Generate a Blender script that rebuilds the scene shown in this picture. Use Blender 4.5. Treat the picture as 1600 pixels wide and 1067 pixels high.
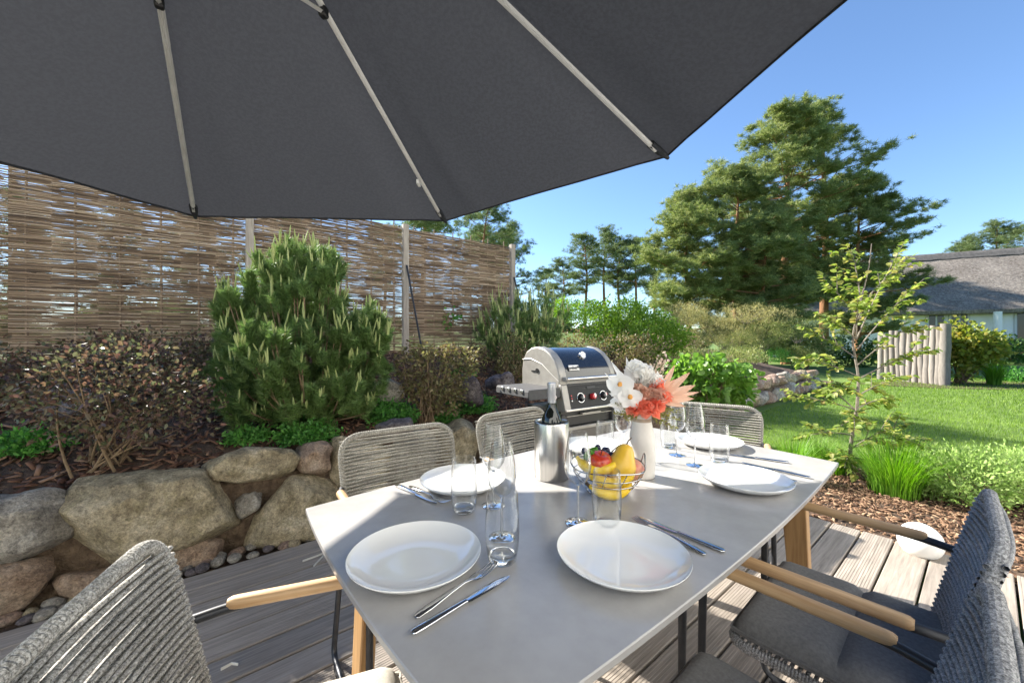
import bpy, math, random
import numpy as np
from mathutils import Vector, Matrix, noise

for o in list(bpy.data.objects): bpy.data.objects.remove(o)
SC = bpy.context.scene
COL = SC.collection
R = math.radians
rnd = random.Random(7)
rng = np.random.default_rng(11)

# ------------------------------------------------------------------ camera, sky, sun, exposure
CZ = 1.225; FPX = 612.0; HY = 533.5
cam = bpy.data.objects.new('camera', bpy.data.cameras.new('camera')); COL.objects.link(cam)
cam.location = (0, 0, CZ); cam.rotation_euler = (R(90), 0, 0)
cam.data.sensor_width = 36; cam.data.lens = 36*FPX/1600; cam.data.clip_start = .02; cam.data.clip_end = 3000
SC.camera = cam
SUN_AZ, SUN_EL = 55.5, 34.0            # degrees left of the view axis, degrees above the horizon
sdir = Vector((-math.sin(R(SUN_AZ))*math.cos(R(SUN_EL)), math.cos(R(SUN_AZ))*math.cos(R(SUN_EL)), math.sin(R(SUN_EL))))
w = bpy.data.worlds.new('World'); SC.world = w; w.use_nodes = True
nt = w.node_tree; sky = nt.nodes.new('ShaderNodeTexSky'); sky.sky_type = 'NISHITA'; sky.sun_disc = False
sky.sun_elevation = R(SUN_EL); sky.sun_rotation = R(-SUN_AZ); sky.air_density = 1.0; sky.dust_density = .1; sky.ozone_density = 5.0
nt.links.new(sky.outputs[0], nt.nodes['Background'].inputs[0]); nt.nodes['Background'].inputs[1].default_value = .07
sl = bpy.data.lights.new('sun', 'SUN'); sl.energy = 4.2; sl.angle = R(.53); sl.color = (1, .94, .84)
so = bpy.data.objects.new('sun', sl); COL.objects.link(so); so.location = (0, 0, 30)
so.rotation_euler = sdir.to_track_quat('Z', 'Y').to_euler()
SC.view_settings.view_transform = 'Standard'; SC.view_settings.look = 'None'
SC.view_settings.gamma = 1; SC.view_settings.exposure = 2.0
SC.render.engine = 'CYCLES'
SC.cycles.transparent_max_bounces = 24; SC.cycles.max_bounces = 10

# ------------------------------------------------------------------ places
L0 = Vector((-.595, 1.129, 0)); U = Vector((.7716, .6361, 0)); V = Vector((.6361, -.7716, 0)); N = -V
UA = math.degrees(math.atan2(U.y, U.x))
def uvz(u, n, z=0.0):                      # along the terrace, outwards towards the bed, up
    return L0 + U*u + N*n + Vector((0, 0, z))
def onz(x, y, z):                          # where a sight line meets a level surface
    Y = FPX*(CZ-z)/(y-HY); return Vector(((x-800)/FPX*Y, Y, z))
def aty(x, y, Y): return Vector(((x-800)/FPX*Y, Y, CZ-(y-HY)*Y/FPX))
def nv(p): return (Vector((p[0], p[1], 0))-L0).dot(N)
def uu(p): return (Vector((p[0], p[1], 0))-L0).dot(U)
TZ = .745
def bed_z(u, n):                           # height of the planted bank
    def sm(a, b, t):
        t = min(1, max(0, (t-a)/(b-a))); return t*t*(3-2*t)
    z = .40 + .14*sm(1.55, 2.1, n) + .50*sm(1.9, 4.4, n)
    z += .45*sm(4.2, 7, n)*sm(1.5, 4.5, u)
    z -= 1.75*sm(8, 14, n)
    z *= 1-sm(11.5, 14.5, u)
    return z + .03*noise.noise(Vector((u*1.3, n*1.3, 0)))
def bed_at(u, n): p = uvz(u, n); p.z = bed_z(u, n); return p
def bed_px(x, y):                          # sight line onto the bank
    d = Vector(((x-800)/FPX, 1, (HY-y)/FPX)); t = 1.4
    while t < 16:
        p = Vector((0, 0, CZ))+d*t
        if nv(p) > 1.5 and p.z <= bed_z(uu(p), nv(p)): return p
        t += .01
    return p

# ------------------------------------------------------------------ materials
MATS = {}
def new_mat(name):
    m = bpy.data.materials.new(name); m.use_nodes = True; MATS[name] = m
    return m, m.node_tree, m.node_tree.nodes['Principled BSDF']
def link(nt, a, b): nt.links.new(a, b)
def coords(nt, scale=(1, 1, 1), kind='Object'):
    tc = nt.nodes.new('ShaderNodeTexCoord'); mp = nt.nodes.new('ShaderNodeMapping')
    link(nt, tc.outputs[kind], mp.inputs[0]); mp.inputs['Scale'].default_value = scale
    return mp.outputs[0]
def ramp(nt, fac, stops):
    r = nt.nodes.new('ShaderNodeValToRGB'); link(nt, fac, r.inputs[0])
    e = r.color_ramp.elements
    while len(e) < len(stops): e.new(.5)
    for i, (p, c) in enumerate(stops): e[i].position = p; e[i].color = (*c, 1)
    return r.outputs[0]
def nz(nt, vec, scale, detail=4, rough=.6, dist=0):
    n = nt.nodes.new('ShaderNodeTexNoise'); link(nt, vec, n.inputs['Vector'])
    n.inputs['Scale'].default_value = scale; n.inputs['Detail'].default_value = detail
    n.inputs['Roughness'].default_value = rough; n.inputs['Distortion'].default_value = dist
    return n.outputs[0]
def bump(nt, b, h, strength, dist=.01):
    n = nt.nodes.new('ShaderNodeBump'); n.inputs['Strength'].default_value = strength; n.inputs['Distance'].default_value = dist
    link(nt, h, n.inputs['Height']); link(nt, n.outputs[0], b.inputs['Normal'])
def pm(name, c1, c2=None, rough=.5, metal=0., scale=8, stretch=(1, 1, 1), bmp=0., bdist=.004, bscale=None, detail=5, lo=.35, hi=.65, coat=0., kind='Object', spec=None, rv=0.):
    m, nt, b = new_mat(name); b.inputs['Roughness'].default_value = rough; b.inputs['Metallic'].default_value = metal
    if coat: b.inputs['Coat Weight'].default_value = coat
    if spec is not None: b.inputs['Specular IOR Level'].default_value = spec
    b.inputs['Base Color'].default_value = (*c1, 1)
    v = coords(nt, stretch, kind)
    if c2 is not None:
        f = nz(nt, v, scale, detail); link(nt, ramp(nt, f, [(lo, c1), (hi, c2)]), b.inputs['Base Color'])
    if bmp: bump(nt, b, nz(nt, v, bscale or scale*4, 6), bmp, bdist)
    if rv:
        mr = nt.nodes.new('ShaderNodeMapRange'); link(nt, nz(nt, v, scale*1.7, 5), mr.inputs[0])
        mr.inputs[3].default_value = max(0, rough-rv); mr.inputs[4].default_value = rough+rv; link(nt, mr.outputs[0], b.inputs['Roughness'])
    return m
def leafm(name, cols, transl=.3, rough=.5, nscale=1.5, tcol=None, spec=.4):
    """leaf: colour varies from leaf to leaf and slowly over the plant; part of the light passes through"""
    m, nt, b = new_mat(name); b.inputs['Roughness'].default_value = rough; b.inputs['Specular IOR Level'].default_value = spec
    g = nt.nodes.new('ShaderNodeNewGeometry'); v = coords(nt)
    n = nz(nt, v, nscale, 2)
    mx = nt.nodes.new('ShaderNodeMath'); mx.operation = 'MULTIPLY_ADD'; link(nt, g.outputs['Random Per Island'], mx.inputs[0]); mx.inputs[1].default_value = .6
    m2 = nt.nodes.new('ShaderNodeMath'); m2.operation = 'MULTIPLY'; link(nt, n, m2.inputs[0]); m2.inputs[1].default_value = .42
    link(nt, m2.outputs[0], mx.inputs[2])
    k = len(cols); c = ramp(nt, mx.outputs[0], [(.12+.76*i/(k-1), cols[i]) for i in range(k)])
    link(nt, c, b.inputs['Base Color'])
    if transl:
        t = nt.nodes.new('ShaderNodeBsdfTranslucent'); hs = nt.nodes.new('ShaderNodeHueSaturation'); link(nt, c, hs.inputs['Color'])
        hs.inputs['Value'].default_value = 1.7; hs.inputs['Saturation'].default_value = 1.1; link(nt, hs.outputs[0], t.inputs[0])
        mix = nt.nodes.new('ShaderNodeMixShader'); mix.inputs[0].default_value = transl
        link(nt, b.outputs[0], mix.inputs[1]); link(nt, t.outputs[0], mix.inputs[2])
        link(nt, mix.outputs[0], nt.nodes['Material Output'].inputs[0])
    return m

def wood_mat(name, dark, light, axis='Y', rough=.55, ring=38, groove=False):
    m, nt, b = new_mat(name); b.inputs['Roughness'].default_value = rough
    st = {'X': (1.2, 22, 22), 'Y': (22, 1.2, 22), 'Z': (22, 22, 1.2)}[axis]
    oi = nt.nodes.new('ShaderNodeObjectInfo'); tc = nt.nodes.new('ShaderNodeTexCoord'); ad = nt.nodes.new('ShaderNodeVectorMath'); ad.operation = 'ADD'
    ml = nt.nodes.new('ShaderNodeVectorMath'); ml.operation = 'SCALE'; ml.inputs[0].default_value = (7, 3, 5); link(nt, oi.outputs['Random'], ml.inputs['Scale'])
    link(nt, tc.outputs['Object'], ad.inputs[0]); link(nt, ml.outputs[0], ad.inputs[1])
    mp = nt.nodes.new('ShaderNodeMapping'); link(nt, ad.outputs[0], mp.inputs[0]); mp.inputs['Scale'].default_value = st
    f = nz(nt, mp.outputs[0], 3.0, 8, .65, .4)
    c = ramp(nt, f, [(.28, dark), (.5, tuple((a+b_)/2 for a, b_ in zip(dark, light))), (.72, light)])
    hs = nt.nodes.new('ShaderNodeHueSaturation'); link(nt, c, hs.inputs['Color'])
    mr = nt.nodes.new('ShaderNodeMapRange'); link(nt, oi.outputs['Random'], mr.inputs[0]); mr.inputs[3].default_value = .82; mr.inputs[4].default_value = 1.14
    link(nt, mr.outputs[0], hs.inputs['Value'])
    big = nz(nt, tc.outputs['Object'], 2.5, 4); mm = nt.nodes.new('ShaderNodeMix'); mm.data_type = 'RGBA'; mm.blend_type = 'MULTIPLY'
    mr2 = nt.nodes.new('ShaderNodeMapRange'); link(nt, big, mr2.inputs[0]); mr2.inputs[1].default_value = .35; mr2.inputs[2].default_value = .7; mr2.inputs[3].default_value = 0; mr2.inputs[4].default_value = .45
    link(nt, mr2.outputs[0], mm.inputs['Factor']); link(nt, hs.outputs[0], mm.inputs['A']); mm.inputs['B'].default_value = (.62, .6, .58, 1)
    link(nt, mm.outputs['Result'], b.inputs['Base Color'])
    bump(nt, b, f, .35, .002)
    return m

def stone_mat(name, a, b2, c3, moss=(.17, .16, .06), ms=.5):
    m, nt, b = new_mat(name); b.inputs['Roughness'].default_value = .88; b.inputs['Specular IOR Level'].default_value = .3
    v = coords(nt)
    big = nz(nt, v, 4, 6, .65, .5); fine = nz(nt, v, 30, 8, .8); spk = nz(nt, v, 85, 4, .85)
    c = ramp(nt, big, [(.34, tuple(q*.75 for q in a)), (.5, b2), (.64, tuple(min(1, q*1.12) for q in c3))])
    mo = nt.nodes.new('ShaderNodeMix'); mo.data_type = 'RGBA'; link(nt, c, mo.inputs['A']); mo.inputs['B'].default_value = (*moss, 1)
    f2 = nz(nt, v, 7, 5, .7, 1.0); mr = nt.nodes.new('ShaderNodeMapRange'); link(nt, f2, mr.inputs[0]); mr.inputs[1].default_value = .5; mr.inputs[2].default_value = .72; mr.inputs[4].default_value = ms
    link(nt, mr.outputs[0], mo.inputs['Factor'])
    mu = nt.nodes.new('ShaderNodeMix'); mu.data_type = 'RGBA'; mu.blend_type = 'MULTIPLY'; mu.inputs['Factor'].default_value = 1
    link(nt, mo.outputs['Result'], mu.inputs['A']); link(nt, ramp(nt, fine, [(.32, (.38, .36, .34)), (.5, (.95, .93, .9)), (.66, (1.3, 1.27, 1.2))]), mu.inputs['B'])
    mu2 = nt.nodes.new('ShaderNodeMix'); mu2.data_type = 'RGBA'; mu2.blend_type = 'MULTIPLY'; mu2.inputs['Factor'].default_value = .8
    link(nt, mu.outputs['Result'], mu2.inputs['A']); link(nt, ramp(nt, spk, [(.36, (.5, .48, .46)), (.5, (1, 1, 1)), (.66, (1.5, 1.45, 1.35))]), mu2.inputs['B'])
    link(nt, mu2.outputs['Result'], b.inputs['Base Color'])
    ad = nt.nodes.new('ShaderNodeMath'); ad.operation = 'ADD'; link(nt, fine, ad.inputs[0]); link(nt, big, ad.inputs[1])
    bump(nt, b, ad.outputs[0], 1., .03)
    return m

def glass_mat(name, tint=(1, 1, 1), ior=1.5):
    """thin drinking-glass wall: clear with Fresnel reflection"""
    m, nt, b = new_mat(name); nt.nodes.remove(b)
    t = nt.nodes.new('ShaderNodeBsdfTransparent'); t.inputs[0].default_value = (*tint, 1)
    g = nt.nodes.new('ShaderNodeBsdfGlossy'); g.inputs['Roughness'].default_value = .01
    lw = nt.nodes.new('ShaderNodeLayerWeight'); lw.inputs[0].default_value = .5
    pw = nt.nodes.new('ShaderNodeMath'); pw.operation = 'POWER'; link(nt, lw.outputs['Facing'], pw.inputs[0]); pw.inputs[1].default_value = 2.4
    fr = nt.nodes.new('ShaderNodeMath'); fr.operation = 'MULTIPLY_ADD'; link(nt, pw.outputs[0], fr.inputs[0]); fr.inputs[1].default_value = .85; fr.inputs[2].default_value = .03
    mix = nt.nodes.new('ShaderNodeMixShader'); link(nt, fr.outputs[0], mix.inputs[0]); link(nt, t.outputs[0], mix.inputs[1]); link(nt, g.outputs[0], mix.inputs[2])
    link(nt, mix.outputs[0], nt.nodes['Material Output'].inputs[0]); return m

def rope_mat(name, a, b2, c3):
    m, nt, b = new_mat(name); b.inputs['Roughness'].default_value = .85; b.inputs['Specular IOR Level'].default_value = .2
    v = coords(nt); f = nz(nt, v, 260, 3, .8); f2 = nz(nt, v, 9, 3)
    c = ramp(nt, f, [(.36, a), (.5, b2), (.64, c3)])
    mu = nt.nodes.new('ShaderNodeMix'); mu.data_type = 'RGBA'; mu.blend_type = 'MULTIPLY'; mu.inputs['Factor'].default_value = 1
    link(nt, c, mu.inputs['A']); link(nt, ramp(nt, f2, [(.3, (.8, .8, .8)), (.7, (1.1, 1.1, 1.1))]), mu.inputs['B'])
    link(nt, mu.outputs['Result'], b.inputs['Base Color']); bump(nt, b, f, .5, .003); return m

# ------------------------------------------------------------------ mesh building
class MB:
    def __init__(s): s.v = []; s.f = []
    def add(s, vs, fs):
        o = len(s.v); s.v += [tuple(p) for p in vs]; s.f += [tuple(i+o for i in q) for q in fs]; return s
    def box(s, c, d, rot=None):
        x, y, z = d[0]/2, d[1]/2, d[2]/2
        vs = [Vector((a, b, e)) for a in (-x, x) for b in (-y, y) for e in (-z, z)]
        if rot is not None: vs = [rot @ p for p in vs]
        vs = [p+Vector(c) for p in vs]
        return s.add(vs, [(0, 1, 3, 2), (4, 6, 7, 5), (0, 4, 5, 1), (2, 3, 7, 6), (0, 2, 6, 4), (1, 5, 7, 3)])
    def tube(s, pts, r, n=8, cap=True, closed=False, sx=1., sy=1., up=None):
        pts = [Vector(p) for p in pts]; k = len(pts)
        rs = r if isinstance(r, (list, tuple)) else [r]*k
        T = []
        for i in range(k):
            a = pts[(i-1) % k] if closed else pts[max(0, i-1)]; b = pts[(i+1) % k] if closed else pts[min(k-1, i+1)]
            d = (b-a); T.append(d.normalized() if d.length > 1e-9 else Vector((0, 0, 1)))
        x = Vector(up) if up is not None else (Vector((0, 0, 1)) if abs(T[0].z) < .9 else Vector((1, 0, 0)))
        x = (x-T[0]*x.dot(T[0])).normalized()
        vs = []
        for i in range(k):
            x = (x-T[i]*x.dot(T[i])); x = x.normalized() if x.length > 1e-6 else T[i].orthogonal().normalized()
            y = T[i].cross(x)
            for j in range(n):
                a = 2*math.pi*(j+.5)/n; vs.append(pts[i]+(x*math.cos(a)*sx+y*math.sin(a)*sy)*rs[i])
        fs = []
        for i in range(k if closed else k-1):
            for j in range(n):
                a = i*n+j; b = i*n+(j+1) % n; i2 = (i+1) % k
                fs.append((a, b, i2*n+(j+1) % n, i2*n+j))
        if cap and not closed: fs.append(tuple(range(n))[::-1]); fs.append(tuple((k-1)*n+j for j in range(n)))
        return s.add(vs, fs)
    def lathe(s, prof, n=32, c=(0, 0, 0), M=None):
        vs = []; fs = []; idx = []
        for r, z in prof:
            if r < 1e-6: idx.append([len(vs)]*n); vs.append(Vector((0, 0, z)))
            else:
                idx.append([len(vs)+j for j in range(n)])
                vs += [Vector((r*math.cos(2*math.pi*j/n), r*math.sin(2*math.pi*j/n), z)) for j in range(n)]
        for a, b in zip(idx, idx[1:]):
            for j in range(n):
                q = [a[j], a[(j+1) % n], b[(j+1) % n], b[j]]
                q = [q[i] for i in range(4) if q[i] != q[i-1]]
                if len(q) > 2: fs.append(tuple(q))
        if M is not None: vs = [M @ p for p in vs]
        return s.add([p+Vector(c) for p in vs], fs)
    def prism(s, outline, z0, z1, M=None):            # outline of (x, y), level caps
        k = len(outline)
        vs = [Vector((x, y, z0)) for x, y in outline]+[Vector((x, y, z1)) for x, y in outline]
        if M is not None: vs = [M @ p for p in vs]
        return s.add(vs, [tuple(range(k))[::-1], tuple(range(k, 2*k))]+[(i, (i+1) % k, k+(i+1) % k, k+i) for i in range(k)])
    def loft(s, secs, n=10):                          # secs: (centre, half width vec, half height vec)
        vs = []
        for c, a, b in secs:
            for j in range(n):
                t = 2*math.pi*j/n; vs.append(Vector(c)+Vector(a)*math.cos(t)+Vector(b)*math.sin(t))
        k = len(secs); fs = [(i*n+j, i*n+(j+1) % n, (i+1)*n+(j+1) % n, (i+1)*n+j) for i in range(k-1) for j in range(n)]
        fs += [tuple(range(n))[::-1], tuple((k-1)*n+j for j in range(n))]
        return s.add(vs, fs)
    def mesh(s, name, m, angle=40):
        me = bpy.data.meshes.new(name); me.from_pydata(s.v, [], s.f); me.update()
        if angle: me.shade_smooth(); me.set_sharp_from_angle(angle=R(angle))
        if m: me.materials.append(MATS[m])
        return me
    def build(s, name, m, parent=None, loc=None, angle=40):
        return ob(name, s.mesh(name, m, angle), parent, loc)
def ob(name, me, parent=None, loc=None, rz=None):
    o = bpy.data.objects.new(name, me); COL.objects.link(o)
    if parent: o.parent = parent
    if loc is not None: o.location = loc
    if rz is not None: o.rotation_euler.z = rz
    return o
def np_mesh(name, verts, faces, m, smooth=False):
    """verts (n,3), faces (k,3|4) arrays"""
    me = bpy.data.meshes.new(name); verts = np.asarray(verts, np.float32); faces = np.asarray(faces, np.int32); k = faces.shape[1]
    me.vertices.add(len(verts)); me.vertices.foreach_set('co', verts.ravel())
    me.loops.add(faces.size); me.loops.foreach_set('vertex_index', faces.ravel())
    me.polygons.add(len(faces)); me.polygons.foreach_set('loop_start', np.arange(0, faces.size, k, dtype=np.int32))
    me.polygons.foreach_set('loop_total', np.full(len(faces), k, np.int32))
    me.update(calc_edges=True)
    if smooth: me.shade_smooth()
    for x in (m if isinstance(m, (list, tuple)) else [m]): me.materials.append(MATS[x])
    return me
def tag(o, label, cat, group=None):
    o['label'] = label; o['category'] = cat
    if group: o['group'] = group
    return o
def struct(o, kind='structure', label=None):
    o['kind'] = kind
    if label: o['label'] = label
    return o
def empty(name, loc=(0, 0, 0), rz=0., label=None, cat=None, group=None):
    o = bpy.data.objects.new(name, None); COL.objects.link(o); o.location = loc; o.rotation_euler.z = rz; o.empty_display_size = .1
    if label: tag(o, label, cat, group)
    return o
def copy_tree(o, parent=None):
    c = o.copy(); COL.objects.link(c); c.parent = parent
    for ch in [x for x in bpy.data.objects if x.parent == o]: copy_tree(ch, c)
    return c
def bev(o, wd, seg=2):
    b = o.modifiers.new('bevel', 'BEVEL'); b.width = wd; b.segments = seg; b.limit_method = 'ANGLE'; b.angle_limit = R(35); return o
def bez(p0, p1, p2, n=10):
    p0, p1, p2 = Vector(p0), Vector(p1), Vector(p2)
    return [p0*(1-t)**2+p1*2*t*(1-t)+p2*t*t for t in [i/n for i in range(n+1)]]
def fillet(pts, r, n=6):
    pts = [Vector(p) for p in pts]; out = [pts[0]]
    for a, b, c in zip(pts, pts[1:], pts[2:]):
        d1 = (a-b); d2 = (c-b); q = min(r, d1.length*.49, d2.length*.49)
        out += bez(b+d1.normalized()*q, b, b+d2.normalized()*q, n)
    return out+[pts[-1]]
def unit(a): return a/np.maximum(np.linalg.norm(a, axis=1, keepdims=True), 1e-9)
def rdir(n): return unit(rng.normal(size=(n, 3)))
def leaf_arr(P, D, size, width=.5, fold=.25, droop=.0, nrm=None):
    """one leaf for each row: six points, two folded halves. returns verts, quads"""
    n = len(P); D = unit(D); r = rdir(n) if nrm is None else nrm
    S = unit(np.cross(D, r)); Q = np.cross(S, D); s = np.asarray(size).reshape(-1, 1)
    tip = P+D*s+np.array([0, 0, -1.])*droop*s
    a = P+D*s*.3; b = P+D*s*.7+np.array([0, 0, -1.])*droop*s*.4
    vs = np.stack([P, a+S*s*width*.5+Q*s*fold*.3, b+S*s*width*.42+Q*s*fold*.3, tip, b-S*s*width*.42+Q*s*fold*.3, a-S*s*width*.5+Q*s*fold*.3], 1).reshape(-1, 3)
    i = np.arange(n)[:, None]*6
    return vs, np.concatenate([i+np.array([[0, 1, 2, 3]]), i+np.array([[0, 3, 4, 5]])], 1).reshape(-1, 4)
def dia_arr(P, D, size, width=.5):
    n = len(P); D = unit(D); S = unit(np.cross(D, rdir(n))); s = np.asarray(size).reshape(-1, 1)
    vs = np.stack([P, P+D*s*.5+S*s*width*.5, P+D*s, P+D*s*.5-S*s*width*.5], 1).reshape(-1, 3)
    return vs, np.arange(4*n).reshape(-1, 4)
def tri_arr(P, D, size, width):
    n = len(P); D = unit(D); S = unit(np.cross(D, rdir(n)))*np.asarray(width).reshape(-1, 1)*.5; s = np.asarray(size).reshape(-1, 1)
    vs = np.stack([P-S, P+S, P+D*s], 1).reshape(-1, 3)
    return vs, np.arange(3*n).reshape(-1, 3)
def blades_arr(P, H, lean, wd, seg=3):
    """arching grass blades: strips of quads"""
    n = len(P); H = H.reshape(-1, 1); S = unit(np.cross(lean+1e-6, np.array([[0, 0, 1.]])))*wd.reshape(-1, 1)*.5
    rows = []
    for k in range(seg+1):
        t = k/seg; c = P+np.array([0, 0, 1.])*H*(t-.25*t*t*np.linalg.norm(lean, axis=1, keepdims=True))+lean*H*t*t
        ww = (1-t)**.7 if k < seg else .04
        rows += [c-S*ww, c+S*ww]
    vs = np.stack(rows, 1).reshape(-1, 3); i = np.arange(n)[:, None]*(2*seg+2)
    fs = np.concatenate([i+np.array([[2*k, 2*k+1, 2*k+3, 2*k+2]]) for k in range(seg)], 1).reshape(-1, 4)
    return vs, fs
def join(*parts):
    vs = []; fs = []; o = 0
    for v, f in parts: vs.append(v); fs.append(f+o); o += len(v)
    return np.concatenate(vs), np.concatenate(fs)

# ------------------------------------------------------------------ the materials of the place
pm('lawn_soil', (.075, .13, .018), (.13, .21, .03), .9, scale=1.2, bmp=.6, bdist=.02, bscale=60)
_gb = leafm('grass_blade', [(.075, .145, .015), (.14, .24, .028), (.22, .32, .05)], .35, .55, 1.0)
_n = _gb.node_tree; _tc = _n.nodes.new('ShaderNodeTexCoord'); _mp = _n.nodes.new('ShaderNodeMapping'); _mp.inputs['Rotation'].default_value = (0, 0, R(28)); link(_n, _tc.outputs['Object'], _mp.inputs[0])
_wv = _n.nodes.new('ShaderNodeTexWave'); _wv.bands_direction = 'Y'; _wv.inputs['Scale'].default_value = .55; _wv.inputs['Distortion'].default_value = 1.5; _wv.inputs['Detail'].default_value = 2; link(_n, _mp.outputs[0], _wv.inputs['Vector'])
_pb = _n.nodes['Principled BSDF']; _src = _pb.inputs['Base Color'].links[0].from_socket; _mm = _n.nodes.new('ShaderNodeMix'); _mm.data_type = 'RGBA'; _mm.blend_type = 'MULTIPLY'; _mm.inputs['Factor'].default_value = 1
link(_n, _src, _mm.inputs['A']); link(_n, ramp(_n, _wv.outputs['Fac'], [(.35, (.78, .8, .75)), (.65, (1.12, 1.08, 1.1))]), _mm.inputs['B']); link(_n, _mm.outputs['Result'], _pb.inputs['Base Color'])  # bands in the blade colour: mowing stripes with lawn shade painted in
pm('soil', (.045, .028, .018), (.11, .07, .045), .95, scale=9, bmp=1., bdist=.03, bscale=45)
pm('earth_wall', (.10, .065, .04), (.25, .175, .11), .95, scale=22, bmp=1., bdist=.08, bscale=40)
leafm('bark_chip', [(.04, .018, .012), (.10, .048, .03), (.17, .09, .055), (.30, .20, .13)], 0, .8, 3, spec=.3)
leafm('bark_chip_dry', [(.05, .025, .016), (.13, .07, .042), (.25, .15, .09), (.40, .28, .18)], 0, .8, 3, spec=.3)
wood_mat('deck_wood', (.19, .162, .135), (.41, .36, .31), 'X', .72)
wood_mat('oak', (.38, .225, .105), (.70, .48, .27), 'Y', .5)
wood_mat('oak_leg', (.32, .17, .065), (.62, .38, .17), 'Z', .5)
wood_mat('post_wood', (.24, .20, .16), (.48, .42, .35), 'Z', .8)
wood_mat('log_wood', (.15, .13, .11), (.34, .305, .265), 'Z', .85)
stone_mat('stone_ochre', (.30, .25, .16), (.47, .405, .28), (.56, .50, .38))
stone_mat('stone_grey', (.25, .235, .21), (.39, .37, .335), (.5, .475, .43), ms=.15)
stone_mat('stone_rust', (.29, .195, .14), (.43, .32, .24), (.48, .39, .31), ms=.2)
stone_mat('stone_pink', (.28, .19, .15), (.40, .29, .235), (.46, .38, .33), ms=.15)
stone_mat('stone_dark', (.10, .09, .10), (.17, .15, .165), (.23, .21, .22), ms=.15)
leafm('rod', [(.05, .034, .024), (.15, .10, .065), (.30, .21, .135), (.50, .40, .29)], 0, .7, 2, spec=.35)
pm('table_slab', (.325, .315, .308), (.385, .375, .367), .22, scale=9, rv=.05, detail=7, bmp=.03, bdist=.001, bscale=30)
pm('table_edge', (.42, .35, .28), (.5, .44, .37), .5, scale=12)
rope_mat('rope_taupe', (.15, .14, .12), (.31, .295, .255), (.45, .43, .385))
rope_mat('rope_pale', (.11, .105, .095), (.34, .33, .305), (.6, .59, .56))
rope_mat('rope_charcoal', (.10, .10, .105), (.265, .267, .275), (.47, .472, .48))
pm('dark_metal', (.035, .037, .042), (.05, .052, .058), .42, .6, scale=30)
pm('cushion_charcoal', (.15, .15, .152), (.205, .205, .206), .92, scale=120, bmp=.4, bdist=.002, bscale=500, spec=.2)
pm('cushion_beige', (.37, .35, .31), (.45, .43, .385), .92, scale=160, bmp=.4, bdist=.002, bscale=500, spec=.2)
pm('porcelain', (.78, .78, .77), None, .06, coat=.5)
pm('steel_polished', (.62, .62, .63), None, .09, 1.)
pm('steel_brushed', (.55, .54, .52), (.66, .65, .62), .3, 1., scale=3, stretch=(40, 40, .6))
glass_mat('glass_thin', (.985, .99, .99))
pm('glass_base', (1, 1, 1), None, .0); MATS['glass_base'].node_tree.nodes['Principled BSDF'].inputs['Transmission Weight'].default_value = 1.
pm('canopy_fabric', (.021, .023, .028), (.034, .037, .045), .85, scale=80, detail=4, lo=.4, hi=.6, bmp=.4, bdist=.003, bscale=260, spec=.25)
_m = MATS['canopy_fabric']; _t = _m.node_tree.nodes.new('ShaderNodeBsdfTranslucent'); _t.inputs[0].default_value = (.12, .125, .14, 1); _x = _m.node_tree.nodes.new('ShaderNodeMixShader'); _x.inputs[0].default_value = .1
link(_m.node_tree, _m.node_tree.nodes['Principled BSDF'].outputs[0], _x.inputs[1]); link(_m.node_tree, _t.outputs[0], _x.inputs[2]); link(_m.node_tree, _x.outputs[0], _m.node_tree.nodes['Material Output'].inputs[0])
pm('aluminium', (.52, .52, .51), (.6, .6, .59), .42, .3, scale=20)
pm('black_plastic', (.012, .012, .013), None, .45)
pm('white_plastic', (.78, .78, .77), None, .4)

# ------------------------------------------------------------------ ground
g = MB()
xs = [-400, -60, -25, -12, -6, -3, 0, 2, 4, 6, 8, 10, 13, 16, 20, 25, 32, 45, 70, 400]; ys = [-400, -40, -10, -3, 0, 2, 4, 6, 8, 10, 13, 16, 20, 25, 32, 45, 70, 120, 600]
g.add([(x, y, -.05) for y in ys for x in xs], [(j*len(xs)+i, j*len(xs)+i+1, (j+1)*len(xs)+i+1, (j+1)*len(xs)+i) for j in range(len(ys)-1) for i in range(len(xs)-1)])
struct(g.build('lawn', 'lawn_soil'))

# planted bank behind the stone wall
g = MB(); us = np.linspace(-9, 15, 97); ns = np.concatenate([[1.62], np.linspace(1.72, 5, 30), np.linspace(5.3, 15, 24)])
g.add([uvz(u, n, (bed_z(u, n) if i else .05)) for i, n in enumerate(ns) for u in us], [(j*97+i, j*97+i+1, (j+1)*97+i+1, (j+1)*97+i) for j in range(len(ns)-1) for i in range(96)])
bed = struct(g.build('flower_bed', 'soil')); bed.data.materials.append(MATS['lawn_soil'])
for pl in bed.data.polygons:
    if nv(pl.center) > 4.75: pl.material_index = 1
# mulch strip between the deck and the lawn
g = MB(); us2 = np.linspace(2.9, 4.95, 14); ns2 = np.linspace(-4.6, 1.7, 30)
def strip_z(u, n): return -.03+.02*noise.noise(Vector((u*2, n*2, 3)))+.015*(1 if 3.2 < u < 4.6 else 0)
g.add([uvz(u+.16*math.sin(n*1.7)*(u > 4), n, strip_z(u, n)-(.06 if u > 4.9 else 0)) for n in ns2 for u in us2], [(j*14+i, j*14+i+1, (j+1)*14+i+1, (j+1)*14+i) for j in range(29) for i in range(13)])
struct(g.build('mulch_strip', 'soil'))

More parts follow.
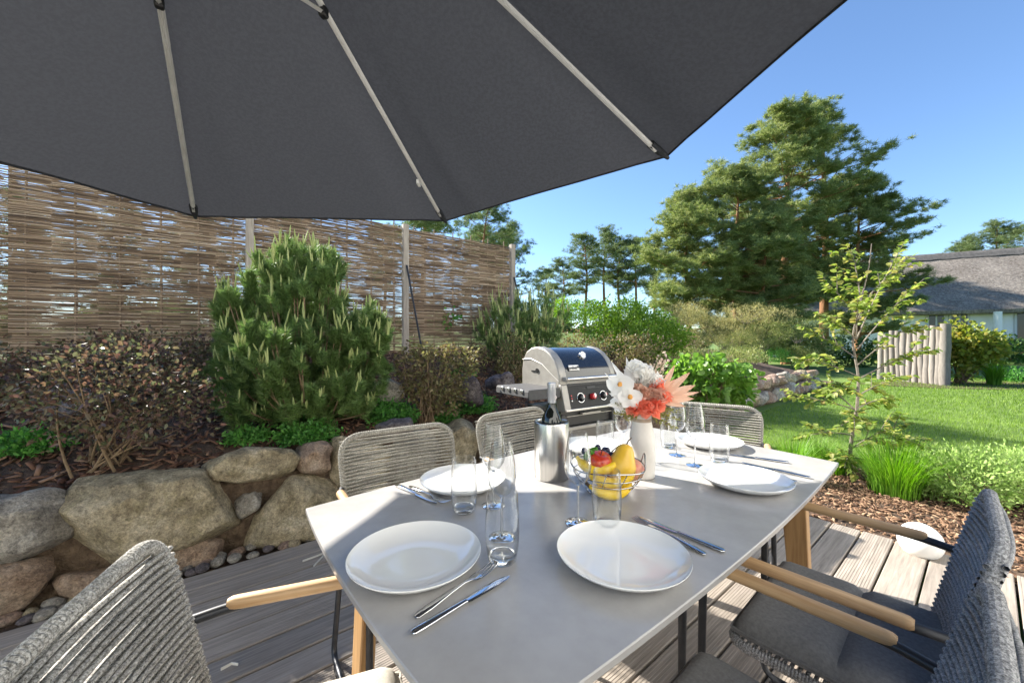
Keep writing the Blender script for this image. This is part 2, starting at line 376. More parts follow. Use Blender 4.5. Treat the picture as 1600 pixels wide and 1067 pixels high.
# bark mulch: loose chips
def chips(name, P, Nrm, m, lo=.02, hi=.07):
    n = len(P); D = rdir(n); D = unit(D-Nrm*(D*Nrm).sum(1, keepdims=True)*rng.uniform(.6, 1, (n, 1)))
    S = unit(np.cross(Nrm, D)); Q = np.cross(D, S); l = rng.uniform(lo, hi, (n, 1))*.5; wd = l*rng.uniform(.14, .42, (n, 1)); th = rng.uniform(.0012, .004, (n, 1))
    c = P+Nrm*rng.uniform(.002, .018, (n, 1))
    sh = rng.uniform(.4, 1, (n, 1)); vs = []
    for q in (-1, 1):
        for a, b, k in ((-1, -1, 1), (1, -1, sh), (1, 1, sh), (-1, 1, 1)): vs.append(c+D*l*a+S*wd*b*k+Q*th*q)
    vs = np.stack(vs, 1).reshape(-1, 3); i = np.arange(n)[:, None]*8
    fs = np.concatenate([i+np.array([q]) for q in ((3, 2, 1, 0), (4, 5, 6, 7), (0, 1, 5, 4), (1, 2, 6, 5), (2, 3, 7, 6), (3, 0, 4, 7))], 1).reshape(-1, 4)
    return ob(name, np_mesh(name, vs, fs, m))
k = 20000; uq = rng.uniform(-4.5, 9, k); nq = 1.66+3.2*rng.uniform(0, 1, k)**1.5
P = np.array([bed_at(a, b) for a, b in zip(uq, nq)]); Nr = unit(np.tile([[.12, -.2, 1.]], (k, 1))+rng.normal(size=(k, 3))*.25)
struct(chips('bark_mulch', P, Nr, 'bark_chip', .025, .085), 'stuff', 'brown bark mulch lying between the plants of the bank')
k = 17000; uq = rng.uniform(2.95, 4.95, k); nq = rng.uniform(-3.2, 1.5, k)
P = np.array([uvz(a+.16*math.sin(b*1.7)*(a > 4), b, strip_z(a, b)) for a, b in zip(uq, nq)]); Nr = unit(np.tile([[0, 0, 1.]], (k, 1))+rng.normal(size=(k, 3))*.25)
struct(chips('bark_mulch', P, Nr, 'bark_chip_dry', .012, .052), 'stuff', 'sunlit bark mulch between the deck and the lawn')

# lawn grass
k = 150000; r_ = 3.2+rng.uniform(0, 1, k)**1.6*17; a_ = rng.uniform(R(16), R(56), k)
P = np.stack([r_*np.sin(a_)*1.15, r_*np.cos(a_)*1.05, np.full(k, -.05)], 1)
un = (P[:, 0]-L0.x)*U.x+(P[:, 1]-L0.y)*U.y; nn = (P[:, 0]-L0.x)*N.x+(P[:, 1]-L0.y)*N.y
ok = (un > 4.75+.16*np.sin(nn*1.7)) & (nn < 1.35); P = P[ok]; k = len(P); far = np.clip(np.linalg.norm(P[:, :2], axis=1)/6, .8, 4)
lean = rng.normal(size=(k, 3))*.35; lean[:, 2] = 0
vs, fs = blades_arr(P, rng.uniform(.028, .055, k)*far**.3, lean, .004*far, 1)
struct(ob('lawn_grass', np_mesh('lawn_grass', vs, fs, 'grass_blade')), 'stuff', 'short mown grass of the lawn')

# ------------------------------------------------------------------ deck: boards run along the terrace
dk = MB()
for u in np.arange(-4.2, 3.1, .55): dk.box(uvz(u, -1.6, -.06), (.05, 5.9, .06), Matrix.Rotation(R(UA), 3, 'Z'))
deck = struct(dk.build('deck', 'post_wood'))
bm_ = []
for q in range(3):
    b = MB(); Lb = 7.42; wv = .142
    sec = [(-wv/2, -.025), (-wv/2, -.004), (-wv/2+.004, 0)]
    if q == 0:
        for j in range(11):
            y = -wv/2+.012+j*.0118; sec += [(y-.0024, 0), (y-.0014, -.0013), (y+.0014, -.0013), (y+.0024, 0)]
    sec += [(wv/2-.004, 0), (wv/2, -.004), (wv/2, -.025)]
    k = len(sec); b.add([(x, y, z) for x in (-Lb/2, Lb/2) for y, z in sec], [tuple(range(k)), tuple(range(k, 2*k))[::-1]]+[(i, k+i, k+(i+1) % k, (i+1) % k) for i in range(k)])
    bm_.append(b.mesh('board', 'deck_wood', 30))
i = 0; n = 1.4-.075
while n > -4.4:
    p = uvz(3.1-3.71+rnd.uniform(-.008, .008), n, rnd.uniform(-.0015, .0015))
    o = ob('board', bm_[0 if rnd.random() < .6 else 1], deck, p, R(UA)); i += 1; n -= .1525

# ------------------------------------------------------------------ dry-stone wall along the bank
def chaikin(p, it=2):
    for _ in range(it):
        q = []
        for a, b in zip(p, p[1:]+p[:1]): q += [a*.75+b*.25, a*.25+b*.75]
        p = q
    return p
WN = Vector((V.x, V.y, .22)).normalized(); WU = U.copy(); WT = WN.cross(WU).normalized()
if WT.z < 0: WT = -WT
def wall_px(x, y, n0=1.53):
    d = Vector(((x-800)/FPX, 1, (HY-y)/FPX)); p0 = uvz(0, n0, 0); t = (p0-Vector((0, 0, CZ))).dot(WN)/d.dot(WN)
    return Vector((0, 0, CZ))+d*t
def stone_mesh(P3, front, back, seed, m, amp=.03, res=2):
    """boulder: an outline on the wall face, rounded off to the front and to the back"""
    c = sum(P3, Vector())/len(P3)
    ol = chaikin([p-c for p in P3], res)
    prof = [(.22, 1.), (.45, .985), (.64, .94), (.79, .85), (.90, .69), (.97, .46), (1., .16), (.99, -.12), (.93, -.45), (.78, -.75), (.5, -.93), (.2, -1)]
    if res > 2: prof = [(.1, 1.), (.2, 1.), (.3, .998), (.4, .99), (.5, .975), (.59, .955), (.67, .925), (.74, .885), (.80, .84), (.86, .77), (.91, .67), (.95, .55), (.98, .38), (1., .16), (.99, -.12), (.93, -.45), (.78, -.75), (.4, -.97)]
    k = len(ol); vs = []; sd = Vector((seed*3.7, seed*1.3, seed*.7))
    size = max(p.length for p in ol)
    for s, d in prof:
        for p in ol:
            q = p*s+WN*(front*d if d > 0 else back*d)
            e = noise.noise(q/size*1.5+sd)*amp*1.6+noise.noise(q*9+sd)*amp*.6+noise.noise(q*22+sd)*amp*.28
            vs.append(q+(p*s*.6/size+WN*d).normalized()*e)
    vs += [WN*front, -WN*back]; rs_ = random.Random(seed*17)
    for _ in range(9):
        d = (WN*rs_.uniform(.1, 1)+WU*rs_.gauss(0, .75)+WT*rs_.gauss(0, .75)).normalized(); sup = max(v.dot(d) for v in vs); off = sup*rs_.uniform(.68, .88)
        vs = [v-d*(v.dot(d)-off)*.85 if v.dot(d) > off else v for v in vs]
    vs = [v+WN*(.012*noise.noise(v*11+sd)+.007*noise.noise(v*27+sd)+.0045*noise.noise(v*60+sd)-.010*max(0, .12-abs(noise.noise(v*5+sd*2)))/.12) for v in vs[:-2]]
    front = max(v.dot(WN) for v in vs[:k])-.002
    f = [(r*k+i, r*k+(i+1) % k, (r+1)*k+(i+1) % k, (r+1)*k+i) for r in range(len(prof)-1) for i in range(k)]
    vs += [sum(vs[:k], Vector())/k, -WN*back]
    f += [(len(vs)-2, (i+1) % k, i) for i in range(k)]+[(len(vs)-1, (len(prof)-1)*k+i, (len(prof)-1)*k+(i+1) % k) for i in range(k)]
    b = MB(); b.add(vs, f); return b.mesh('stone', m, 38), c
core = MB(); us = np.linspace(-6, 13, 120)
def wl(u): return .92+.08*math.sin(u*3)
rows = [(1.585, -.05), (1.60, .15), (1.64, .36), (1.70, .45), (2.0, .36)]
def corez(u, z): return z*(1-.25*max(0, min(1, (u-3)/2)))*max(.05, min(1, 13-u)) if z > 0 else z
core.add([uvz(u, n+.02*noise.noise(Vector((u*6, z*9, 0))), corez(u, z)) for n, z in rows for u in us], [(r*120+i, r*120+i+1, (r+1)*120+i+1, (r+1)*120+i) for r in range(4) for i in range(119)])
wall = tag(core.build('stone_wall', 'earth_wall'), 'low wall of rounded field boulders holding the planted bank beside the deck', 'wall')
hero = [  # outlines as seen, put on the sloping wall face
    ([(-95, 800), (-40, 775), (0, 784), (60, 768), (100, 772), (108, 790), (104, 828), (80, 860), (40, 880), (-30, 890), (-90, 880)], .11, 'stone_grey'),
    ([(108, 768), (128, 743), (190, 736), (280, 739), (355, 750), (380, 772), (375, 797), (350, 828), (300, 850), (240, 858), (190, 880), (130, 884), (102, 850)], .14, 'stone_ochre'),
    ([(306, 736), (315, 722), (360, 707), (420, 700), (446, 706), (462, 722), (455, 740), (430, 748), (370, 751), (320, 749)], .10, 'stone_ochre'),
    ([(464, 708), (478, 692), (505, 692), (515, 708), (511, 735), (490, 743), (467, 736)], .09, 'stone_rust'),
    ([(378, 855), (400, 818), (440, 760), (468, 744), (510, 742), (530, 760), (530, 800), (522, 836), (470, 842), (430, 857), (392, 868)], .13, 'stone_ochre'),
    ([(371, 808), (377, 778), (404, 765), (410, 775), (396, 800), (378, 813)], .05, 'stone_grey'),
    ([(262, 872), (285, 852), (340, 845), (354, 858), (346, 874), (305, 890), (265, 902)], .08, 'stone_rust'),
    ([(-80, 890), (-20, 890), (50, 877), (73, 872), (72, 905), (56, 940), (0, 962), (-70, 970)], .11, 'stone_rust'),
    ([(80, 905), (120, 893), (190, 890), (240, 885), (250, 900), (200, 925), (120, 945), (82, 935)], .08, 'stone_rust'),
    ([(692, 690), (700, 664), (722, 655), (740, 663), (748, 690), (744, 722), (718, 738), (698, 722)], .12, 'stone_ochre'),
    ([(520, 700), (532, 682), (560, 690), (600, 690), (606, 740), (590, 775), (545, 790), (522, 760)], .11, 'stone_ochre'),
    ([(610, 690), (640, 672), (680, 672), (690, 700), (688, 740), (650, 760), (612, 752)], .11, 'stone_grey'),
    ([(752, 676), (775, 660), (810, 655), (826, 668), (822, 705), (790, 722), (756, 712)], .11, 'stone_grey'),
]
for i, (ol, fr, m) in enumerate(hero):
    mx, my = sum(p[0] for p in ol)/len(ol), sum(p[1] for p in ol)/len(ol)
    me, c = stone_mesh([wall_px(mx+(x-mx)*1.13, my+(y-my)*1.15) for x, y in ol], fr, .22, i+1, m, .022, 3)
    ob('stone', me, wall, c)
# the rest of the wall: two courses of boulders
def auto_stone(u0, u1, z0, z1, seed, m, n0=1.55):
    pts = []
    for k in range(9):
        a = 2*math.pi*k/9+rnd.uniform(-.15, .15); ca, sa = math.cos(a), math.sin(a)
        e = lambda v: math.copysign(abs(v)**.62, v)*rnd.uniform(.9, 1.04)
        u = (u0+u1)/2+(u1-u0)/2*e(ca); z = (z0+z1)/2+(z1-z0)/2*e(sa); pts.append(uvz(u, n0+.22*z, z))
    me, c = stone_mesh(pts, rnd.uniform(.09, .14), .2, seed, m, .022, 2); ob('stone', me, wall, c)
mats_r = ['stone_pink', 'stone_grey', 'stone_rust', 'stone_pink', 'stone_ochre', 'stone_grey']
sd = 40
for a, b in ((-6.0, -1.75), (1.95, 12.4)):
    u = a
    while u < b:
        wd = rnd.uniform(.34, .62) if u < 4 else rnd.uniform(.3, .52); h = .27+.05*rnd.uniform(-1, 1)
        if rnd.random() < .22 and u > 2: auto_stone(u, u+wd*.8, -.03, .55, sd, rnd.choice(mats_r)); u += wd*.8+.012
        else:
            auto_stone(u, u+wd, -.03, h, sd, rnd.choice(mats_r)); auto_stone(u+rnd.uniform(-.05, .05), u+wd-.01, h+.01, h+rnd.uniform(.2, .27), sd+1, rnd.choice(mats_r)); u += wd+.012
        sd += 2
# boulders lying in the bank
for (ol, Y, m, lb) in [([(692, 600), (722, 582), (745, 584), (758, 603), (766, 628), (735, 634), (700, 624)], 3.75, 'stone_dark', 'dark purple pointed boulder behind the small brown shrub'),
                       ([(762, 592), (778, 583), (800, 584), (806, 596), (795, 607), (768, 606)], 4.4, 'stone_dark', 'small dark boulder in the bank left of the grill shelf'),
                       ([(584, 664), (605, 655), (640, 651), (662, 657), (655, 676), (600, 680)], 2.95, 'stone_dark', 'flat purple boulder above the backrest of the near left chair'),
                       ([(575, 612), (600, 590), (622, 592), (636, 612), (625, 632), (585, 634)], 3.5, 'stone_grey', 'grey boulder half hidden under the big mountain pine'),
                       ([(55, 610), (120, 590), (185, 610), (190, 660), (120, 672), (60, 655)], 2.75, 'stone_dark', 'large dark boulder behind the left brown shrub')]:
    me, c = stone_mesh([aty(x, y, Y) for x, y in ol], .15, .2, sd, m, .03, 2); sd += 1
    o = ob('boulder', me, None, c); tag(o, lb, 'boulder', 'boulders in the bank')
# pebbles along the deck edge
ps = MB(); ps.box(uvz(-.6, 1.47, -.045), (9, .17, .05), Matrix.Rotation(R(UA), 3, 'Z')); strip = struct(ps.build('pebble_strip', 'soil'))
pmesh = []
for q in range(6):
    b = MB(); P_ = []; sx, sy, sz = rnd.uniform(.035, .055), rnd.uniform(.028, .04), rnd.uniform(.022, .03)
    for i_ in range(7):
        for j_ in range(10):
            th = math.pi*i_/6; ph = 2*math.pi*j_/10; d = Vector((math.sin(th)*math.cos(ph), math.sin(th)*math.sin(ph), math.cos(th)))
            d *= 1+.18*noise.noise(d*1.6+Vector((q*5, 0, 0))); P_.append((d.x*sx, d.y*sy, d.z*sz))
    b.add(P_, [(i_*10+j_, i_*10+(j_+1) % 10, (i_+1)*10+(j_+1) % 10, (i_+1)*10+j_) for i_ in range(6) for j_ in range(10)])
    pmesh.append(b.mesh('pebble', ['stone_grey', 'stone_pink', 'stone_dark', 'stone_grey', 'stone_ochre', 'stone_grey'][q], 80))
u = -2.9
while u < 1.9:
    for n_ in (1.435, 1.50):
        if rnd.random() < .92:
            o = ob('pebble', rnd.choice(pmesh), strip, uvz(u+rnd.uniform(-.02, .02), n_+rnd.uniform(-.018, .018), .005+rnd.uniform(-.006, .012)), rnd.uniform(0, 6)); s_ = rnd.uniform(.6, 1.05); o.scale = (s_, s_, s_)
    u += rnd.uniform(.055, .085)

# ------------------------------------------------------------------ woven fence on top of the bank
FA = Vector((-4.75, 3.66, 0)); FD = Vector((3.16, 2.15, 0)).normalized(); FNm = Vector((FD.y, -FD.x, 0))
FZ = 1.02; FH = 1.93; PW = 1.91
rod_sets = []
for q in range(2):
    vs = []; fs = []; o_ = 0; z = .02; row = 0; st = [.12+i*(PW-.3)/5 for i in range(6)]
    while z < FH-.02:
        open_ = .0
        hz = z/FH; dens = .0125+.004*rnd.random()+(.004*rnd.random() if hz < .22 or hz > .9 else 0)
        x0 = rnd.uniform(-.02, .25); x0 = .01
        while x0 < PW-.05:
            L_ = rnd.uniform(.7, 1.9); x1 = min(PW-.02, x0+L_); rr = rnd.uniform(.0042, .0082); tilt = rnd.uniform(-.012, .012); ph = row % 2
            wob = rnd.uniform(0, 9); nseg = max(3, int((x1-x0)/.085)); ring = []
            dip = .05*math.sin(z*2.2+q)*(1 if hz > .5 else .3)
            for s_ in range(nseg+1):
                x = x0+(x1-x0)*s_/nseg; g_ = (x-.12)/((PW-.3)/5)
                y = .0145*math.cos(math.pi*g_)*(1 if ph else -1)
                zz = z+tilt*(s_/nseg-.5)+.009*noise.noise(Vector((x*2.5+wob, z*3, q)))+dip*(x/PW-.5)*.6
                r2 = rr*(1-.45*s_/nseg)
                for j in range(4):
                    a = math.pi/4+j*math.pi/2; vs.append((x, y+r2*math.cos(a), zz+r2*math.sin(a)))
                if s_:
                    b_ = o_+(s_-1)*4
                    for j in range(4): fs.append((b_+j, b_+(j+1) % 4, b_+4+(j+1) % 4, b_+4+j))
            o_ += 4*(nseg+1); x0 = x1-rnd.uniform(.0, .22) if x1 < PW-.1 else PW
        z += dens*.31; row += 1
    rod_sets.append(np_mesh('woven_rods', vs, fs, 'rod'))
stake = MB(); stake.tube([(0, 0, -.08), (.004, 0, .6), (-.003, 0, 1.2), (0, 0, FH+.05)], [.014, .013, .012, .009], 7); stake = stake.mesh('stake', 'rod')
lab = {-2: 'woven willow fence panel far out to the left of the shrubs', -1: 'woven willow fence panel at the left edge behind the parasol edge', 0: 'woven willow fence panel behind the left brown shrub', 1: 'woven willow fence panel behind the big mountain pine', 2: 'woven willow fence panel furthest right, with a climbing shoot on it'}
for i in range(-2, 3):
    a = FA+FD*(PW*i+.02+(.05 if i == -1 else 0)); zoff = {-2: .02, -1: .03, 0: .02, 1: 0, 2: -.04}[i]
    pn = empty('wattle_fence_panel', (a.x, a.y, FZ+zoff), math.atan2(FD.y, FD.x), lab[i], 'fence panel', 'woven fence panels')
    o = ob('woven_rods', rod_sets[i % 2], pn); o['kind'] = 'stuff'
    for s_ in range(6): ob('stake', stake, pn, (.12+s_*(PW-.3)/5, 0, 0))
po = MB(); po.box((0, 0, .86), (.085, .085, 2.2)); po_me = po.mesh('fence_post', 'post_wood', 20)
plab = {-1: 'fence post out of the left edge', 0: 'square wooden fence post at the far left', 1: 'square wooden fence post rising behind the big mountain pine', 2: 'square wooden fence post with a dark brace, right of the big pine', 3: 'square wooden fence post at the right end of the woven fence'}
for i in range(1, 4):
    a = FA+FD*(PW*i)+FNm*.03
    o = ob('fence_post', po_me, None, (a.x, a.y, FZ+{0: .0, 1: .0, 2: -.03, 3: -.06}[i]), math.atan2(FD.y, FD.x)); tag(o, plab[i], 'post', 'fence posts'); bev(o, .006)
    if i >= 2:
        b = MB(); p0 = a+FNm*.06+Vector((0, 0, FZ+1.32)); p1 = a+FNm*.42+FD*.12+Vector((0, 0, FZ-.06)); b.tube([p0-p1, (0, 0, 0)], .014, 8)
        o = b.build('fence_brace', 'dark_metal', None, p1); tag(o, ['dark diagonal brace bar leaning on the post beside the big pine', 'dark diagonal brace bar at the right end post of the woven fence'][i-2], 'brace', 'fence braces')

# ------------------------------------------------------------------ dining table
TU, TW = 1.73, .875
root = empty('dining_table', uvz(0, 0, 0), R(UA), 'rectangular outdoor table with pale grey slab top and oak legs, laid for six', 'table')
def bow(t, b): return b*(1-(2*t-1)**2)
def tw(t): return t
# local x = along, local y = outwards (away from the lawn side is +)
ol = []
K = 14; c_ = [(0, 0), (TU, 0), (TU, -TW), (0, -TW)]
for i in range(K+1): t = i/K; ol.append((TU*t, bow(t, .03)))
for i in range(1, K+1): t = i/K; ol.append((TU+bow(t, .022), -TW*t))
for i in range(1, K+1): t = i/K; ol.append((TU*(1-t), -TW-bow(t, .03)))
for i in range(1, K): t = i/K; ol.append((-bow(t, .022), -TW*(1-t)))
ol = ol[::-1]
def ring(s): return [(TU/2+(x-TU/2)*s[0], -TW/2+(y+TW/2)*s[1]) for x, y in ol]
b = MB(); k = len(ol); e = .004
lv = [(ring((1-e/TU, 1-e/TW)), TZ-.016), (ring((1, 1)), TZ-.013), (ring((1, 1)), TZ-.002), (ring((1-2*.002/TU, 1-2*.002/TW)), TZ)]
b.add([(x, y, z) for r_, z in lv for x, y in r_], [tuple(range(k))[::-1], tuple(range(3*k, 4*k))]+[(r_*k+i, r_*k+(i+1) % k, (r_+1)*k+(i+1) % k, (r_+1)*k+i) for r_ in range(3) for i in range(k)])
b.build('tabletop', 'table_slab', root, angle=25)
b = MB(); r2 = ring((1-.03/TU, 1-.03/TW)); b.prism(r2, TZ-.028, TZ-.0165); b.build('underlay_board', 'table_edge', root)
for sx, x in ((-1, .15), (1, TU-.2)):
    for sy, y in ((1, -.10), (-1, -TW+.10)):
        b = MB(); top = Vector((x, y, TZ-.03)); bot = Vector((x+sx*.02, y+sy*.035, 0))
        vs = []
        for p, hx, hy in ((bot, .024, .028), (top, .02, .042)):
            vs += [p+Vector((a*hx, c*hy, 0)) for a, c in ((-1, -1), (1, -1), (1, 1), (-1, 1))]
        b.add(vs, [(3, 2, 1, 0), (4, 5, 6, 7), (0, 1, 5, 4), (1, 2, 6, 5), (2, 3, 7, 6), (3, 0, 4, 7)])
        bev(b.build('leg', 'oak_leg', root, angle=30), .004)
for x in (.15, TU-.2): b = MB(); b.box((x, -TW/2, TZ-.05), (.035, TW-.29, .04)); b.build('cross_rail', 'oak', root)
for y in (-.16, -TW+.16): b = MB(); b.box((TU/2, y, TZ-.046), (TU-.45, .03, .035)); b.build('long_rail', 'dark_metal', root)

# ------------------------------------------------------------------ rope armchairs (local: +y forward)
def back_pt(s, h):                       # side of the back frame at height h (0..1)
    z = .43+(.845-.43)*h; y = -.125-.085*h-.015*h*h; return Vector((s*(.225+.018*h), y, z))
def make_chair(rope, cushion, tube_mat='dark_metal'):
    root = empty('rope_armchair')
    path = [back_pt(-1, -.12), back_pt(-1, .0), back_pt(-1, .5), back_pt(-1, 1)+Vector((0, 0, 0)), back_pt(1, 1), back_pt(1, .5), back_pt(1, 0), back_pt(1, -.12)]
    fine = fillet(path, .09, 9)
    # wound tube: rings close together, each turn a little ridge
    def resample(p, st):
        out = [p[0]]; acc = 0
        for a, c in zip(p, p[1:]):
            L_ = (c-a).length; t = st-acc
            while t <= L_: out.append(a+(c-a)*(t/L_)); t += st
            acc = (acc+L_) % st
        return out
    rs = resample(fine, .0046); rad = [.0118+.0009*(1 if i % 2 else -1) for i in range(len(rs))]
    b = MB(); b.tube(rs, rad, 12); b.build('backrest_frame', rope, root, angle=None)
    b = MB(); nC = 29
    for lay in (0, 1):
        for i in range(nC):
            h = .012+.94*(i+.5*lay)/nC
            p0 = back_pt(-1, h); p1 = back_pt(1, h+(.012 if lay else -.008)); off = .0105 if lay == 0 else -.0105
            pts = []
            for q in range(9):
                t = q/8; c = p0.lerp(p1, t); sag = -.022*(1-(2*t-1)**2)
                squeeze = .35+.65*abs(2*t-1)
                c = c+Vector((0, sag+off*squeeze, .0025*math.sin(i*1.7+lay)*(1-(2*t-1)**2))); pts.append(c)
            b.tube(pts, .0049, 6, cap=False)
    o = b.build('backrest_cords', rope, root, angle=80); o['kind'] = 'stuff'
    # seat frame and seat cords
    sf = fillet([(-.225, -.19, .415), (-.235, .235, .425), (.235, .235, .425), (.225, -.19, .415)], .05, 5)
    rs = resample(sf, .0035); b = MB(); b.tube(rs, [.0125+.001*(1 if i % 2 else -1) for i in range(len(rs))], 10); b.tube([(-.225, -.19, .415), (.225, -.19, .415)], .014, 8); b.build('seat_frame', rope, root, angle=None)
    b = MB()
    for i in range(26):
        y = -.175+.4*i/25; b.tube([(-.228, y, .432), (0, y, .424), (.228, y, .432)], .0047, 6, cap=False)
    o = b.build('seat_cords', rope, root, angle=80); o['kind'] = 'stuff'
    # one bent metal tube on each side: arm, front leg, runner, rear leg
    for s in (-1, 1):
        x = s*.262; b = MB()
        b.tube(fillet([(s*.243, -.178, .655), (x, -.10, .66), (x, .29, .665), (x+s*.006, .30, .014), (x+s*.006, -.20, .014), (s*.24, -.185, .415)], .05, 6), .0105, 10)
        b.build('side_frame', tube_mat, root)
        sec = []
        for yy, k_ in ((-.115, .7), (-.108, .95), (-.1, 1), (.1, 1.04), (.24, 1), (.252, .9), (.258, .6)):
            sec.append((Vector((x, yy, .6655)), Vector((.0155*k_, 0, 0)), Vector((0, 0, .0138*k_))))
        w_ = MB(); w_.loft(sec, 14); w_.build('wooden_armrest', 'oak', root)
        for yy in (-.12, .24): f = MB(); f.box((x+s*.006, yy, .006), (.022, .05, .012)); f.build('foot_pad', 'black_plastic', root)
    # seat pad in two quilted fields
    b = MB(); cu = None; nx, ny = 18, 22; T = .052
    def pad(x, y):
        ex = min(1, (1-abs(x))/.22); fy = (y+1)/2; seam = .5; d = min(abs(fy-seam)*2/.16, 1); ey = min(1, (1-abs(y))/.18)
        r_ = lambda t: math.sqrt(max(0, 1-(1-t)**2))
        return r_(ex)*r_(ey)*(.55+.45*r_(d))
    top = []; bot = []
    for j in range(ny+1):
        for i in range(nx+1):
            X = -1+2*i/nx; Y = -1+2*j/ny; X = math.copysign(abs(X)**.7, X); Y_ = Y
            cx = X*(.226 if Y < .8 else .226-.01*(Y-.8)/.2); h = pad(X, Y_)+.05*noise.noise(Vector((X*2, Y*2, 0)))
            top.append((cx, .015+Y_*.222, .446+T*h*.85+.004)); bot.append((cx, .015+Y_*.222, .442-.004*h))
    k_ = (nx+1)*(ny+1); F_ = [(j*(nx+1)+i, j*(nx+1)+i+1, (j+1)*(nx+1)+i+1, (j+1)*(nx+1)+i) for j in range(ny) for i in range(nx)]
    edge = [i for i in range(nx+1)]+[j*(nx+1)+nx for j in range(1, ny+1)]+[ny*(nx+1)+i for i in range(nx-1, -1, -1)]+[j*(nx+1) for j in range(ny-1, 0, -1)]
    b.add(top+bot, F_+[tuple(x+k_ for x in reversed(f)) for f in F_]+[(edge[i], edge[i-1], edge[i-1]+k_, edge[i]+k_) for i in range(len(edge))])
    cu = b.build('seat_cushion', cushion, root, angle=60)
    b = MB(); b.tube([Vector(top[i])+Vector((0, 0, .002)) for i in edge], .0032, 6, closed=True); b.build('piping', cushion, cu)
    return root
ch_taupe = make_chair('rope_taupe', 'cushion_charcoal'); ch_pale = make_chair('rope_pale', 'cushion_beige'); ch_dark = make_chair('rope_charcoal', 'cushion_charcoal')
def put(o, x, y, face, label): o.location = (x, y, 0); o.rotation_euler.z = R(face-90); tag(o, label, 'chair', 'rope armchairs around the table'); return o
put(ch_taupe, -.357, 1.507, -55, 'taupe rope armchair at the bank side of the table, nearer the left corner')
put(copy_tree(ch_taupe), .149, 1.945, -48.5, 'taupe rope armchair at the bank side of the table, behind the wine cooler')
put(copy_tree(ch_taupe), 1.087, 2.137, 240, 'taupe rope armchair at the far head of the table by the lawn')
put(ch_pale, -.41, .63, 20, 'pale grey rope armchair with beige cushion at the near left head')
put(ch_dark, .916, 1.033, 131.4, 'charcoal rope armchair at the lawn side with its whole seat in view')
put(copy_tree(ch_dark), .445, .645, 131, 'charcoal rope armchair cut off by the bottom right corner')

# ------------------------------------------------------------------ parasol
rays = {1: (305, 338, .81), 2: (696, 345, .82), 3: (1042, 244, .905)}
apex = Vector((-.868, .815, CZ+1.56))
CP = {}
for i, (x, y, k_) in rays.items():
    Y = k_*FPX/(HY-y); CP[i] = Vector(((x-800)/FPX*Y, Y, CZ+k_))
ctr = Vector((-.859, .766, CZ+.95)); 
CP[0] = Vector((-2.80, 1.14, CZ+.885)); CP[4] = Vector((1.11, .42, CZ+1.0))
PS = .88; eye = Vector((0, 0, CZ)); ctr = eye+(ctr-eye)*PS; apex = eye+(apex-eye)*PS
for i in CP: CP[i] = eye+(CP[i]-eye)*PS*(.86 if i == 0 else 1)
for i in (5, 6, 7): a = CP[i-4]; CP[i] = ctr*2-a; 
para = empty('parasol', ctr, 0, 'large dark grey eight-sided parasol seen from below over the table', 'parasol')
lo = lambda p: Vector(p)-ctr
NS, NT = 16, 20
def canopy_pt(i, s, t):
    """point of the cloth in panel i, s from the hub to the hem, t from rib to rib"""
    p = apex.lerp(CP[i], s).lerp(apex.lerp(CP[(i+1) % 8], s), t); q = 4*t*(1-t); e = min(1, 9*min(t, 1-t))
    p = p+(apex-p)*(.014*q*s**3)                                      # hem pulled in between the ribs
    p.z += -.035*q*s*(1-.6*s)+.006*noise.noise(Vector((s*5, t*4, i*3)))*s*min(1, q*2)
    p.z += e*(1-.85*s**8)*(.010*math.exp(-((t-.09)/.04)**2)*s**3+.010*math.exp(-((t-.91)/.04)**2)*s**3-.010*math.exp(-((t-.19)/.05)**2)*s**4-.010*math.exp(-((t-.82)/.05)**2)*s**4)
    e *= 1-.9*s**10
    p.z += e*(.02*s**6*max(0, 1-q*1.05)*math.sin(11*abs(t-.5)*(1+.3*math.sin(i*2.1))+i)+.007*noise.noise(Vector((s*3+i*7, t*12, 1)))*s*s)
    return p-ctr
b = MB()
for i in range(8):
    b.add([canopy_pt(i, a/NS, c/NT) for a in range(NS+1) for c in range(NT+1)], [(r_*(NT+1)+c, r_*(NT+1)+c+1, (r_+1)*(NT+1)+c+1, (r_+1)*(NT+1)+c) for r_ in range(NS) for c in range(NT)])
can = b.build('canopy', 'canopy_fabric', para, angle=None)
can.data.shade_smooth()
for i in range(8):
    h = MB(); h.tube([canopy_pt(i, 1, c/NT) for c in range(NT+1)], .003, 6, sx=2.2, sy=.8); h.build('hem', 'canopy_fabric', can)
runner = apex+Vector((0, 0, -.50))
